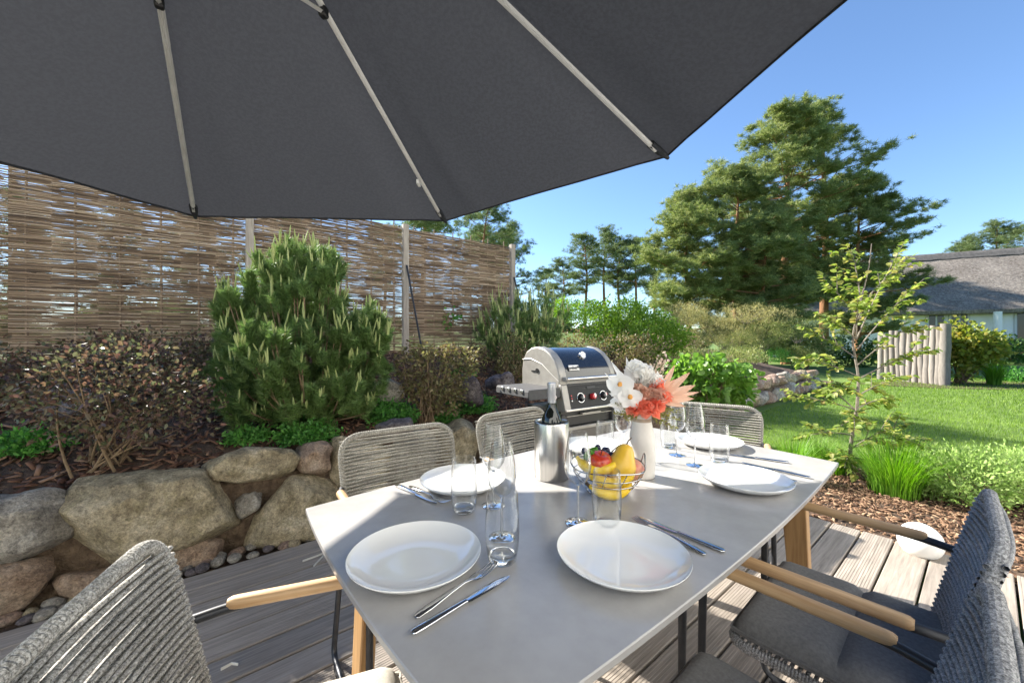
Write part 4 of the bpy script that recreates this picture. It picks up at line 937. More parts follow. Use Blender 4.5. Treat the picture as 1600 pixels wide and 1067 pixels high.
b = MB(); b.box(kpos(GW*.5, .862)+Vector((0, -.001, 0)), (.27, .004, .004), Matrix.Rotation(R(-15), 3, 'X')); b.box(kpos(GW*.5, .866)+Vector((0, -.002, 0)), (.09, .005, .016), Matrix.Rotation(R(-15), 3, 'X')); b.build('name_bar', 'grill_grey', cp)
for z, m in ((.815, 'knob_red'), (.795, 'knob_red'), (.778, 'badge_white')):
    b = MB(); b.lathe([(0, .005), (.006, .004), (.006, 0), (0, 0)], 12, kpos(GW*.145, z), Mk); b.build('indicator', m, cp)
# drawer gap, cabinet, perforated door, wheels
b = MB(); b.box((GW/2, .22, .64), (GW-.05, .42, .12)); b.build('tray_recess', 'grill_black', gl)
b = MB(); b.box((GW*.52, -.012, .665), (.2, .03, .016)); b.box((GW*.52, .0, .655), (GW-.12, .02, .006)); b.build('grease_tray', 'cast_grey', gl)
b = MB(); b.box((GW/2, -.022, .345), (GW-.03, .008, .42)); dr = b.build('door', 'perforated', gl)
b = MB(); b.box((GW/2, -.024, .565), (GW-.02, .03, .028)); bev(b.build('door_rim', 'cast_grey', dr), .006)
b = MB(); b.box((GW/2, .22, .34), (GW-.04, .44, .46)); b.build('cabinet', 'grill_black', gl)
for x in (.03, GW-.03):
    for y in (.0, .42): b = MB(); b.box((x, y, .35), (.035, .035, .64)); b.build('corner_post', 'grill_grey', gl)
for x in (.05, GW-.05):
    for y in (.02, .40): b = MB(); b.lathe([(0, -.013), (.03, -.013), (.034, -.006), (.034, .006), (.03, .013), (0, .013)], 18, (x, y, .034), Matrix.Rotation(R(90), 3, 'Y')); b.build('castor', 'black_plastic', gl)
for s, x0 in ((-1, -.005), (1, GW+.005)):
    b = MB(); xs_ = sorted((x0, x0+s*.29)); b.box(((xs_[0]+xs_[1])/2, .20, .865), (.29, .42, .03)); sh = bev(b.build('side_shelf', 'grill_grey', gl), .008)
    b = MB(); b.box(((xs_[0]+xs_[1])/2, -.016, .845), (.29, .016, .075)); bev(b.build('shelf_front', 'grill_grey', sh), .005)
    b = MB(); b.box((x0+s*.290, .19, .848), (.016, .43, .05)); bev(b.build('shelf_end', 'grill_grey', sh), .006, 3)
    if s < 0:
        for q in range(4): b = MB(); b.box((x0+s*.298, .05+q*.085, .866), (.018, .020, .03)); bev(b.build('tool_hook', 'steel_brushed', sh), .004)
b = MB(); b.lathe([(0, .012), (.017, .010), (.019, 0), (0, 0)], 18, (-.07, -.026, .815), Matrix.Rotation(R(90), 3, 'X')); b.build('side_gauge', 'badge_white', gl)
b = MB(); b.box((-.07, -.040, .815), (.008, .003, .018)); b.build('gauge_mark', 'badge_red', gl)
b = MB(); b.tube(bez((-.07, .0, .80), (-.13, .03, .68), (-.01, .08, .62), 12), .007, 8); b.tube(bez((-.05, .02, .80), (.0, .0, .72), (-.06, .05, .66), 10), .004, 6); b.build('gas_hose', 'grill_black', gl)

# ------------------------------------------------------------------ small things on the ground
b = MB(); b.lathe([(  .1*math.sin(math.pi*i/24), -.1*math.cos(math.pi*i/24)) for i in range(25)], 40); p = onz(1438, 842, .08)
lamp = empty('globe_lamp', (p.x, p.y, -.02), 0, 'white globe garden lamp in the bark mulch beside the deck', 'lamp')
pm('opal', (.78, .78, .76), None, .35); b.build('globe', 'opal', lamp, (0, 0, .09), 80)
b = MB(); b.lathe([(0, .03), (.06, .03), (.065, 0), (0, 0)], 20); b.build('lamp_base', 'black_plastic', lamp)
b = MB(); vs, fs = leaf_arr(np.array([[0, 0, .004]]), np.array([[1, .3, .08]]), [.05], .6, .5); leafm('dry_leaf', [(.55, .3, .05), (.65, .4, .09)], .2, .6)
p = onz(1245, 1030, 0); tag(ob('dry_leaf', np_mesh('dry_leaf', vs, fs, 'dry_leaf'), None, (p.x, p.y, .002)), 'yellow fallen leaf on the deck under the charcoal armchair', 'leaf')
pm('tape', (.62, .6, .55), None, .8)
for lb, pts in (('pale cushion tie hanging to the deck at the left table corner', [(510, 862), (495, 868), (473, 876)]), ('pale cushion tie on the deck beside the pale armchair', [(345, 1045), (362, 1036), (372, 1037)])):
    q = [onz(x, y, .012) for x, y in pts]; b = MB(); b.tube([x-q[0] for x in q], .004, 5, sx=1.5, sy=.5)
    if pts[0][0] == 510: e_ = onz(490, 884, .012)-q[0]; b.tube([Vector((0, 0, 0)), e_*.5+Vector((.01, .01, .01)), e_], .004, 5, sx=1.5, sy=.5)
    tag(b.build('cushion_tie', 'tape', None, q[0]), lb, 'tie', 'cushion ties')

# ------------------------------------------------------------------ plants: materials
leafm('mugo_needle', [(.07, .13, .038), (.13, .215, .062), (.21, .30, .095)], .24, .45, 3)
leafm('mugo_candle', [(.30, .36, .12), (.42, .46, .19)], .15, .6, 5)
leafm('pine_needle', [(.05, .085, .025), (.13, .18, .05), (.25, .29, .095), (.36, .37, .14)], .3, .6, .45)
leafm('pine_needle_far', [(.045, .08, .03), (.11, .16, .055), (.2, .23, .09)], .28, .6, .3)
pm('pine_bark', (.17, .075, .03), (.33, .17, .08), .9, scale=4, stretch=(1, 1, .3), bmp=.8, bdist=.03, bscale=14)
pm('twig_bark', (.13, .085, .045), (.27, .19, .11), .85, scale=20)
pm('twig_grey', (.12, .10, .08), (.22, .19, .15), .85, scale=20)
leafm('leaf_bronze', [(.06, .033, .03), (.12, .068, .05), (.105, .125, .055), (.21, .105, .08)], .25, .3, 4)
leafm('leaf_olive_dry', [(.08, .055, .03), (.15, .11, .055), (.16, .17, .05), (.29, .22, .13)], .25, .55, 3)
leafm('leaf_geranium', [(.045, .13, .025), (.085, .25, .045), (.16, .36, .07)], .35, .5, 8)
leafm('leaf_spring', [(.08, .16, .02), (.15, .26, .03), (.23, .34, .05)], .4, .5, 2)
leafm('leaf_hydrangea', [(.07, .15, .025), (.13, .25, .04), (.22, .35, .075)], .38, .4, 3)
leafm('leaf_tan', [(.20, .17, .07), (.33, .30, .12), (.47, .44, .2)], .3, .6, 1.5)
leafm('leaf_heath', [(.09, .14, .03), (.21, .25, .07), (.38, .36, .16)], .3, .6, 2)
leafm('leaf_beech', [(.08, .14, .025), (.16, .23, .045), (.27, .32, .08), (.31, .24, .09)], .45, .45, 3)
leafm('leaf_maple', [(.11, .16, .025), (.2, .24, .04), (.32, .26, .06)], .4, .5, 2)
leafm('leaf_dark', [(.02, .05, .012), (.05, .11, .025), (.09, .16, .04)], .25, .45, 2)
leafm('grass_tuft', [(.05, .14, .012), (.12, .27, .025), (.24, .40, .06)], .4, .45, 4)
leafm('leaf_nepeta', [(.15, .24, .06), (.26, .38, .11), (.40, .50, .2)], .4, .6, 4)

def lobes_pts(lobes, n, clumps, sig, shell=.55):
    """points in soft clusters over a few rounded masses; returns points and outward directions"""
    w_ = np.array([l[1]*l[2]*l[3] if len(l) > 3 else l[1]**3 for l in lobes])**.7; w_ /= w_.sum()
    li = rng.choice(len(lobes), clumps, p=w_); C = np.array([lobes[i][0] for i in li], float); Rr = np.array([(lobes[i][1:4] if len(lobes[i]) > 3 else (lobes[i][1],)*3) for i in li], float)
    d = rdir(clumps); q = rng.uniform(shell**3, 1, (clumps, 1))**(1/3); cc = C+d*Rr*q
    ci = rng.integers(0, clumps, n); P = cc[ci]+rng.normal(size=(n, 3))*sig; return P, d[ci], cc
def shrub(name, base, lobes, n, clumps, size, m, label, cat='shrub', group=None, stems=14, smat='twig_bark', sr=.006, width=.55, shape='leaf', sig=.05, up=.4, shell=.5, spread=.05, droop=.15, lean_out=.8):
    base = Vector(base); root = empty(name, base, 0, label, cat, group)
    P, D, cc = lobes_pts(lobes, n, clumps, sig, shell); P[:, 2] = np.maximum(P[:, 2], .01+.02*rng.random(n))
    Dr = D*lean_out+rng.normal(size=(n, 3))*.7+np.array([0, 0, up]); s = size*rng.uniform(.6, 1.25, n)
    vs, fs = leaf_arr(P, Dr, s, width, .35, droop) if shape == 'leaf' else dia_arr(P, Dr, s, width)
    ob('crown', np_mesh('foliage', vs, fs, m), root)
    b = MB()
    for i in range(stems):
        e = Vector(cc[rnd.randrange(len(cc))]); s0 = Vector((rnd.gauss(0, spread), rnd.gauss(0, spread), -.03)); mid = s0.lerp(e, .45)+Vector((rnd.gauss(0, .03), rnd.gauss(0, .03), .06*e.length)); k_ = rnd.uniform(.6, 1.3)
        b.tube(bez(s0, mid, e, 6), [sr*k_*(1-.11*j) for j in range(7)], 5)
        for q in range(2):
            e2 = Vector(cc[rnd.randrange(len(cc))]); a = s0.lerp(e, rnd.uniform(.4, .8))
            if (e2-a).length < e.length*.7: b.tube([a, a.lerp(e2, .5)+Vector((0, 0, .02)), e2], [sr*.45, sr*.35, sr*.2], 4)
    b.build('stems', smat, root)
    return root

# ------------------------------------------------------------------ mountain pines with pale candles
def mugo(base, lobes, nsh, label, nl=.064, cand=.5, ppn=170, cl=.125):
    base = Vector(base); root = empty('mountain_pine', base, 0, label, 'pine', 'mountain pines on the bank')
    P, D, cc = lobes_pts(lobes, nsh, nsh, .01, .45); P[:, 2] = np.maximum(P[:, 2], .06)
    A = unit(D*.65+np.array([0, 0, .75])+rng.normal(size=(nsh, 3))*.22)
    vs = []; k_ = ppn
    t = rng.uniform(0, 1, (nsh, k_, 1)); L_ = rng.uniform(.10, .19, (nsh, 1, 1)); pos = P[:, None]-A[:, None]*L_*(1-t)
    rd = rng.normal(size=(nsh, k_, 3)); rd = rd-A[:, None]*(rd*A[:, None]).sum(2, keepdims=True); rd /= np.linalg.norm(rd, axis=2, keepdims=True)
    dr = A[:, None]*.62+rd*.8
    v1, f1 = tri_arr(pos.reshape(-1, 3), dr.reshape(-1, 3), nl*rng.uniform(.75, 1.2, nsh*k_), np.full(nsh*k_, .0058))
    ob('crown', np_mesh('needles', v1, f1, 'mugo_needle'), root)
    b = MB()
    for i in range(nsh):
        if rnd.random() < cand and A[i][2] > .25:
            for q in range(rnd.choice((1, 1, 2, 3, 4))):
                l = rnd.uniform(.35, 1.15)*cl*(.6+.55*min(1, P[i][2]/.9)); p0 = Vector(P[i])-Vector(A[i])*.01; d = (Vector((0, 0, 1))+Vector(A[i])*.25+Vector((rnd.gauss(0, .16), rnd.gauss(0, .16), 0))).normalized()
                b.tube([p0, p0+d*l*.3, p0+d*l*.75, p0+d*l], [.0042, .0064, .0055, .002], 6)
    b.build('candles', 'mugo_candle', root)['kind'] = 'stuff'
    b = MB()
    for i in range(0, nsh, 7):
        e = Vector(P[i])-Vector(A[i])*.08; s0 = Vector((rnd.gauss(0, .06), rnd.gauss(0, .06), -.04)); b.tube(bez(s0, Vector((e.x*.75, e.y*.75, e.z*.3)), e, 5), [.011, .009, .007, .006, .005, .004], 5)
    b.build('trunk', 'twig_bark', root)
    return root
s_ = .00498
def L_(x, y, rx, ry, rd=None, cx=485, cy=655, dep=0.): return ((( x-cx)*s_, dep, (cy-y)*s_), rx*s_, (rd or rx)*s_, ry*s_)
bp = bed_px(485, 655); 
mugo(bp, [L_(478, 430, 70, 72), L_(440, 400, 45, 50), L_(500, 410, 40, 55), L_(385, 475, 62, 75, dep=.1), L_(350, 500, 30, 55), L_(560, 520, 60, 75), L_(600, 530, 26, 60), L_(470, 545, 110, 70, dep=-.1), L_(400, 580, 75, 60), L_(545, 600, 70, 50, dep=-.1), L_(470, 610, 120, 45, dep=-.05), L_(350, 640, 25, 20)], 1400, 'big dark mountain pine with pale upright candles before the woven fence')
s_ = .0079
bp2 = bed_px(815, 575)
s_ = bp2.y/FPX
mugo(bp2, [L_(800, 515, 50, 50, cx=815, cy=580), L_(850, 510, 42, 48, cx=815, cy=580), L_(770, 530, 30, 40, cx=815, cy=580), L_(815, 550, 60, 30, cx=815, cy=580)], 430, 'smaller mountain pine with many candles at the right end of the fence', .06, .85, 110, .2)

# ------------------------------------------------------------------ shrubs of the bank
b1 = bed_px(165, 722); k1 = b1.y/FPX
def lp(x, y, rx, ry, bx_, by_, k_, rd=None, dep=0.): return (((x-bx_)*k_, dep, (by_-y)*k_), rx*k_, (rd or rx)*k_, ry*k_)
shrub('bronze_shrub', b1, [lp(*a, 165, 722, k1) for a in ((180, 612, 118, 50), (110, 622, 70, 48), (260, 630, 75, 52), (190, 665, 85, 32), (200, 575, 85, 35))], 4300, 300, .030, 'leaf_bronze', 'bronze-leaved shrub with bare splayed stems above the big left boulder', stems=26, sr=.0065, sig=.035, spread=.07, group='bronze shrubs')
b1 = bed_px(268, 600); k1 = b1.y/FPX
shrub('bronze_shrub', b1, [lp(*a, 268, 600, k1) for a in ((250, 560, 95, 45), (170, 565, 70, 35), (310, 575, 45, 40))], 5200, 260, .036, 'leaf_bronze', 'dark bronze shrub right at the foot of the fence, behind the left shrub', stems=20, sr=.006, sig=.05, group='bronze shrubs')
b1 = bed_px(40, 640); k1 = b1.y/FPX
shrub('bronze_shrub', b1, [lp(*a, 40, 640, k1) for a in ((30, 590, 60, 35), (-30, 590, 60, 45), (70, 610, 30, 30))], 2400, 130, .034, 'leaf_bronze', 'thin bronze shrub with bare twigs at the left edge', stems=26, sr=.006, sig=.05, group='bronze shrubs')
b1 = bed_px(668, 658); k1 = b1.y/FPX
shrub('brown_shrub', b1, [lp(*a, 668, 658, k1) for a in ((680, 585, 55, 45), (650, 575, 30, 35), (715, 570, 30, 30), (690, 620, 35, 30), (640, 620, 14, 20))], 3600, 240, .032, 'leaf_olive_dry', 'brown and olive shrub on pale stems behind the nearer taupe armchairs', stems=30, sr=.008, sig=.03, group='brown shrubs')
b1 = bed_px(800, 600); k1 = b1.y/FPX
shrub('brown_shrub', b1, [lp(*a, 800, 600, k1) for a in ((803, 560, 28, 40), (790, 580, 20, 22), (818, 585, 18, 20))], 1700, 130, .035, 'leaf_olive_dry', 'reddish brown upright shrub just left of the grill hood', stems=14, sig=.035, group='brown shrubs')
b1 = bed_px(735, 590); k1 = b1.y/FPX
shrub('brown_shrub', b1, [lp(*a, 735, 590, k1) for a in ((738, 562, 26, 25), (715, 560, 18, 20))], 800, 70, .035, 'leaf_olive_dry', 'sparse brown shrub below the right end of the woven fence', stems=14, sig=.04, group='brown shrubs')
b1 = bed_px(950, 575); k1 = b1.y/FPX
shrub('brown_shrub', b1, [lp(*a, 950, 575, k1) for a in ((900, 545, 40, 25), (960, 548, 50, 24), (1015, 550, 35, 24))], 3400, 200, .045, 'leaf_olive_dry', 'low dry brown shrub right behind the grill hood', stems=20, sig=.06, group='brown shrubs')
b1 = bed_px(985, 560); k1 = b1.y/FPX
shrub('spring_bush', b1, [lp(*a, 985, 560, k1) for a in ((985, 515, 62, 34), (1030, 525, 42, 30), (935, 505, 40, 28), (970, 490, 40, 22), (1000, 545, 50, 18))], 13000, 520, .055, 'leaf_spring', 'bright spring-green bush on the bank behind the grill', stems=16, sig=.07, group='green bushes')
b1 = bed_px(900, 505); k1 = b1.y/FPX
shrub('spring_bush', b1, [lp(*a, 900, 505, k1) for a in ((905, 485, 40, 16), (880, 480, 22, 14))], 5000, 200, .07, 'leaf_spring', 'low bright green bush on the skyline right of the smaller mountain pine', stems=8, sig=.08, group='green bushes')
p_ = uvz(2.75, 1.12, -.03); k1 = 5.0/FPX
P0 = aty(1112, 655, 4.75); P0.z = -.04; k1 = P0.y/FPX
shrub('hydrangea_bush', P0, [lp(*a, 1112, 690, k1) for a in ((1090, 590, 50, 34), (1135, 590, 42, 32), (1065, 580, 25, 22), (1155, 605, 22, 22), (1105, 572, 45, 20))], 1700, 220, .085, 'leaf_hydrangea', 'broad-leaved light green bush in front of the stone wall, right of the bouquet', stems=34, sr=.007, width=.72, sig=.04, up=.2, droop=.25, group='green bushes', lean_out=1.0)
for x, y, pts, lb, m, nn in ((1130, 545, ((1110, 515, 45, 24), (1150, 520, 40, 24), (1085, 505, 35, 22)), 'pale tan feathery shrub on the bank above the broad-leaved bush', 'leaf_tan', 4200), (1195, 548, ((1190, 520, 40, 22), (1160, 535, 40, 18)), 'grey-green airy shrub above the right stone wall', 'leaf_heath', 3600),
                            (1245, 535, ((1240, 515, 32, 16), (1270, 518, 22, 14)), 'heather-like clump with pinkish tips at the right end of the bank', 'leaf_heath', 2600), (1060, 510, ((1060, 492, 30, 18), (1085, 490, 20, 16)), 'tan twiggy shrub on the skyline left of the tall pines', 'leaf_tan', 2000), (1165, 505, ((1165, 490, 40, 14), (1210, 495, 30, 12)), 'pale feathery shrub on the skyline in front of the tall pines', 'leaf_tan', 2200)):
    b1 = bed_px(x, y); k1 = b1.y/FPX
    shrub('feathery_shrub', b1, [lp(*a, x, y, k1) for a in pts], int(nn*2.0), 320, .085, m, lb, stems=24, sr=.006, smat='twig_grey', shape='dia', width=.16, sig=.07, up=1.1, group='feathery shrubs')
for x, y, rx, ry, m, lb in ((1085, 572, 34, 16, 'leaf_heath', 'low grey-green shrub on the bank just above the broad-leaved bush'), (1060, 548, 26, 14, 'leaf_olive_dry', 'low brown shrub between the spring-green bush and the tan shrubs'), (1150, 566, 36, 14, 'leaf_heath', 'low grey-green shrub along the top of the right stone wall'), (1205, 565, 26, 12, 'leaf_geranium', 'low green perennial on top of the right stone wall'), (1245, 560, 26, 12, 'leaf_heath', 'grey-green cushion at the far end of the right stone wall')):
    b1 = bed_px(x, y); k1 = b1.y/FPX
    shrub('low_shrub', b1, [lp(x, y-ry*.6, rx, ry, x, y, k1), lp(x+rx*.6, y-ry*.5, rx*.7, ry*.8, x, y, k1)], 3200, 200, .06, m, lb, group='low shrubs on the bank', stems=10, shape='dia', width=.3, sig=.06, up=.8)
# climbing shoot on the fence
c_ = FA+FD*(PW*2+.75)+FNm*.05; shrub('climber', (c_.x, c_.y, FZ-.05), [((0, 0, .62), .2, .03, .13), ((-.55, .02, .15), .1, .04, .2), ((-.45, .02, .02), .2, .05, .08)], 130, 26, .075, 'leaf_geranium', 'thin green climbing shoots on the right woven panel', 'climber', stems=6, sr=.003, width=.8)
# green cushions of perennials
for x, y, rx, ry, lb in ((475, 688, 44, 16, 'fresh green perennial clump before the big mountain pine, above the flat boulder'), (388, 690, 26, 10, 'small green perennial clump left of the one under the big pine'), (612, 660, 40, 22, 'fresh green perennial clump behind the nearer taupe armchair'),
                        (735, 642, 40, 16, 'pale-edged green clump between the two taupe armchairs'), (40, 706, 50, 18, 'dark green perennial clump at the left edge below the bronze shrub'), (725, 590, 18, 10, 'tiny green clump behind the purple boulder'), (700, 660, 20, 8, 'low green tuft at the foot of the brown shrub')):
    b1 = bed_px(x, y); k1 = b1.y/FPX
    shrub('perennial_clump', b1, [lp(x, y-ry*.6, rx, ry, x, y, k1), lp(x-rx*.4, y-ry*.5, rx*.5, ry*.7, x, y, k1), lp(x+rx*.4, y-ry*.5, rx*.5, ry*.7, x, y, k1)], int(rx*44), int(rx*4), .03, 'leaf_geranium', lb, 'perennial', 'green perennial clumps', stems=10, sr=.0025, width=.5, sig=.025, up=.5)
# grasses and light bushes in the mulch strip
def tuft(x, y, h, n, wd, lb, m='grass_tuft', z=-.02, r_=.07, group='grass tufts', lean_=.55, Y=None):
    p = onz(x, y, z) if Y is None else aty(x, y, Y); root = empty('grass_tuft', p, 0, lb, 'grass', group)
    a = rng.uniform(0, 2*np.pi, n); rr = r_*np.sqrt(rng.uniform(0, 1, n)); Pp = np.stack([rr*np.cos(a), rr*np.sin(a), np.zeros(n)], 1)
    ln = np.stack([np.cos(a), np.sin(a), np.zeros(n)], 1)*rng.uniform(.05, lean_, (n, 1))*1.3+rng.normal(size=(n, 3))*np.array([.1, .1, 0])
    vs, fs = blades_arr(Pp, h*rng.uniform(.55, 1.1, n), ln, np.full(n, wd), 4); ob('blades', np_mesh('blades', vs, fs, m), root)['kind'] = 'stuff'
tuft(1240, 752, .46, 420, .006, 'bright green grass tuft at the right table corner, left of the sapling'); tuft(1398, 772, .52, 900, .006, 'large dense grass tuft right of the sapling', r_=.16, lean_=.7); tuft(1305, 742, .3, 200, .006, 'small grass tuft behind the sapling stem')
tuft(1553, 601, .75, 420, .016, 'bright grass tuft in the bed beyond the lawn', r_=.14, group='grass tufts beyond the lawn'); tuft(1275, 735, .38, 300, .006, 'grass tuft between the table corner and the sapling')
for x, y, rx, ry, lb in ((1510, 790, 55, 45, 'light grey-green bushy perennial behind the charcoal armchair'), (1590, 790, 50, 45, 'light grey-green perennial at the right edge above the charcoal armchair'), (1455, 780, 25, 22, 'small grey-green perennial right of the dense grass tuft')):
    p0 = onz(x, y, -.02); k1 = p0.y/FPX
    shrub('grey_green_perennial', p0, [lp(x, y-ry, rx, ry, x, y, k1), lp(x+rx*.4, y-ry*.7, rx*.7, ry*.7, x, y, k1)], int(rx*46), int(rx*4), .035, 'leaf_nepeta', lb, 'perennial', 'grey-green perennials', stems=26, sr=.003, sig=.03, up=.9, width=.4)

# ------------------------------------------------------------------ beech sapling
p0 = onz(1330, 748, -.03); k1 = p0.y/FPX
sap = empty('beech_sapling', p0, 0, 'slender young beech with yellow-green leaves at the right table corner', 'tree')
def sp(x, y, d=0.): return Vector(((x-1330)*k1, d, (748-y)*k1))
tr = [sp(1330, 752), sp(1331, 700, .02), sp(1336, 640, -.02), sp(1345, 590, .02), sp(1338, 530, .05), sp(1345, 470, .0), sp(1362, 420, .03), sp(1365, 380, .02)]
b = MB(); b.tube(fillet(tr, .1, 3), [max(.003, .017-.014*i/26) for i in range(len(fillet(tr, .1, 3)))], 8)
tips = []; br = []
spec = [((1345, 500), (1300, 440), .1), ((1343, 480), (1420, 400), -.05), ((1345, 470), (1345, 385), .1), ((1338, 530), (1440, 370), .15), ((1338, 530), (1270, 500), -.1), ((1340, 545), (1480, 430), .2), ((1345, 590), (1250, 560), .1), ((1345, 590), (1430, 545), -.2), ((1340, 610), (1265, 610), -.25), ((1336, 640), (1240, 625), .15),
        ((1338, 620), (1470, 590), .25), ((1335, 650), (1290, 660), -.3), ((1336, 640), (1420, 625), .1), ((1333, 680), (1270, 690), .15), ((1332, 690), (1400, 680), -.25), ((1331, 700), (1430, 700), .1), ((1331, 710), (1290, 720), -.2), ((1331, 715), (1380, 730), -.25), ((1338, 560), (1300, 520), .3), ((1340, 570), (1395, 500), -.3), ((1345, 500), (1385, 450), .25), ((1331, 700), (1360, 650), -.35), ((1333, 680), (1380, 655), .3), ((1338, 530), (1310, 470), -.2), ((1336, 640), (1300, 590), .35)]
for a, e, dep in spec:
    s0 = sp(*a); e0 = sp(*e, dep); pts = bez(s0, s0.lerp(e0, .5)+Vector((0, 0, .07)), e0, 8); b.tube(pts, [.0065-.0006*i for i in range(9)], 5); br.append(pts)
    for q in range(6):
        t = rnd.randint(2, 6); d = (pts[t+1]-pts[t]).normalized(); sd_ = d.cross(Vector((rnd.gauss(0, 1), rnd.gauss(0, 1), 1))).normalized(); e1 = pts[t]+(d*.8+sd_*rnd.choice((-1, 1))*.7)*rnd.uniform(.08, .22); p2 = bez(pts[t], pts[t].lerp(e1, .5)+Vector((0, 0, .015)), e1, 5); b.tube(p2, [.003, .0028, .0025, .002, .0017, .0012], 4); br.append(p2)
b.build('trunk', 'twig_grey', sap)
P = []; D = []
for pts in br:
    Ln = sum((c-a).length for a, c in zip(pts, pts[1:])); m_n = max(6, int(Ln/.0155))
    for q in range(m_n):
        t = rnd.uniform(.25, 1)*(len(pts)-1); i = min(int(t), len(pts)-2); c = pts[i].lerp(pts[i+1], t-i); d = (pts[i+1]-pts[i]).normalized(); sd_ = d.cross(Vector((0, 0, 1))).normalized()*(1 if q % 2 else -1)
        P.append(c); D.append(d*.6+sd_*.8+Vector((0, 0, rnd.gauss(-.15, .3))))
P = np.array(P); D = np.array(D); nr = unit(np.tile([[0, 0, 1.]], (len(P), 1))+rng.normal(size=P.shape)*.45)
vs, fs = leaf_arr(P, D, rng.uniform(.038, .07, len(P)), .66, .28, .12, nr); ob('crown', np_mesh('beech_leaves', vs, fs, 'leaf_beech'), sap)

# ------------------------------------------------------------------ tall pines
def pine_mesh(H, cs, Rm, pads, seed, m='pine_needle', tris=46, side=None, bare=0., padr=.56, tuft_=.29, top=.35):
    """Scots pine: bent trunk, limbs ending in flat pads of needle tufts"""
    r_ = random.Random(seed); b = MB()
    tp = [Vector((.25*math.sin(i*.9+seed)*i/8, .2*math.cos(i*.7+seed)*i/8, H*.97*i/8)) for i in range(9)]
    b.tube(tp, [.026*H*(1-.105*i)*.7 for i in range(9)], 8)
    C = []; Rr = []
    for i in range(pads):
        h = cs+(1-cs)*(i+.5)/pads; hz = (h-cs)/(1-cs)
        prof = (.62+.38*math.sin(min(1, hz*1.5)*math.pi/2)) if hz < .45 else (1-((hz-.45)/.55)**1.7*(1-top*.5))
        a = r_.uniform(0, 2*math.pi); L_ = Rm*prof*r_.uniform(.45, 1.05)
        if side is not None and r_.random() < .3: a = side+r_.gauss(0, .4); L_ *= 1.25
        t = h*8; k_ = min(int(t), 7); s0 = tp[k_].lerp(tp[k_+1], t-k_)
        e = s0+Vector((math.cos(a)*L_, math.sin(a)*L_, L_*r_.uniform(.05, .4)+(.25 if hz > .7 else 0)))
        pts = bez(s0, s0.lerp(e, .55)+Vector((0, 0, -.05*L_)), e, 5); b.tube(pts, [.05*(1-.15*q)*(1.2-.7*hz) for q in range(6)], 5)
        for q in range(4):
            c = pts[r_.randint(3, 5)]+Vector((r_.gauss(0, .34), r_.gauss(0, .34), r_.gauss(.12, .14))); C.append(c); Rr.append(padr*r_.uniform(.55, 1.1))
    C.append(tp[8]); Rr.append(padr*.8)
    C = np.array(C); Rr = np.array(Rr)[:, None]; n = len(C); per = 10
    cc = (C[:, None]+rng.normal(size=(n, per, 3))*np.array([.6, .6, .22])*Rr[:, None]).reshape(-1, 3); k_ = len(cc)
    d = rng.normal(size=(k_, tris, 3)); d[:, :, 2] = np.abs(d[:, :, 2])*.8-.25
    v, f = tri_arr(np.repeat(cc, tris, 0)+rng.normal(size=(k_*tris, 3))*.05, d.reshape(-1, 3), tuft_*rng.uniform(.5, 1.1, k_*tris), np.full(k_*tris, tuft_*.085))
    return b.mesh('trunk', 'pine_bark', 50), np_mesh('needles', v, f, m)
def plant_pine(px, ybase, ytop, Y, ms, label, group, rz=0., H0=1., z0=None):
    p = aty(px, ybase, Y); z0 = 0. if z0 is None else z0
    Hh = CZ-(ytop-HY)*Y/FPX-z0; root = empty('pine_tree', (p.x, p.y, z0-.05), rz, label, 'pine tree', group); s = Hh/H0; root.scale = (s, s, s)
    ob('trunk', ms[0], root); ob('crown', ms[1], root); return root
G = 'tall pines beside the house'
kk = 22/FPX
plant_pine(1228, 505, 166, 22, pine_mesh(14.4, .2, 3.5, 84, 3), 'tallest pine of the group, its red trunk showing in the middle', G, H0=14.4)
plant_pine(1288, 505, 163, 23.5, pine_mesh(15, .26, 3.0, 66, 5), 'tall open-crowned pine just right of the tallest', G, H0=15)
plant_pine(1150, 500, 262, 21, pine_mesh(10.6, .12, 3.3, 74, 8), 'broad pine on the left shoulder of the tall group', G, H0=10.6)
plant_pine(1075, 500, 300, 20.5, pine_mesh(9, .06, 2.5, 72, 13), 'low bushy pine at the left end of the tall group', G, H0=9)
plant_pine(1340, 505, 288, 22.5, pine_mesh(10.3, .14, 3.3, 60, 21, side=0.), 'dark pine on the right of the tall group reaching over the roof', G, H0=10.3)
plant_pine(1195, 505, 330, 19.5, pine_mesh(7.8, .06, 2.4, 60, 33), 'smaller pine in front of the tall group', G, H0=7.8)
mA, mB, mC = pine_mesh(12, .52, 2.1, 36, 41, 'pine_needle_far', 22), pine_mesh(12, .58, 2.3, 34, 47, 'pine_needle_far', 22), pine_mesh(12, .25, 3.0, 60, 52, 'pine_needle_far', 22)
G2 = 'distant pines on the skyline'
for i, (X, Y, lb) in enumerate(((20.3, 33.4, 'pine hidden behind the tallest pines, its shadow on the thatch'), (23.0, 32.6, 'pine hidden behind the tall group on the side of the house'))):
    r0 = empty('pine_tree', (X, Y, -.05), i*2., lb, 'pine tree', G); r0.scale = (1.02, 1.02, 1.02); ob('trunk', mC[0], r0); ob('crown', mC[1], r0)
for i, (x, yt, Y, lb) in enumerate(((20, 300, 27, 'pine beyond the fence at the left edge, seen through the weave'), (190, 320, 31, 'pine beyond the fence seen through the left panel'), (330, 310, 28, 'pine beyond the fence left of the mountain pine'), (470, 330, 34, 'pine beyond the fence right behind the mountain pine'), (-150, 290, 26, 'pine beyond the fence outside the left edge'))):
    plant_pine(x, 520, yt, Y, mC, lb, 'pines seen through the fence', rz=i*1.1+.4, H0=12)
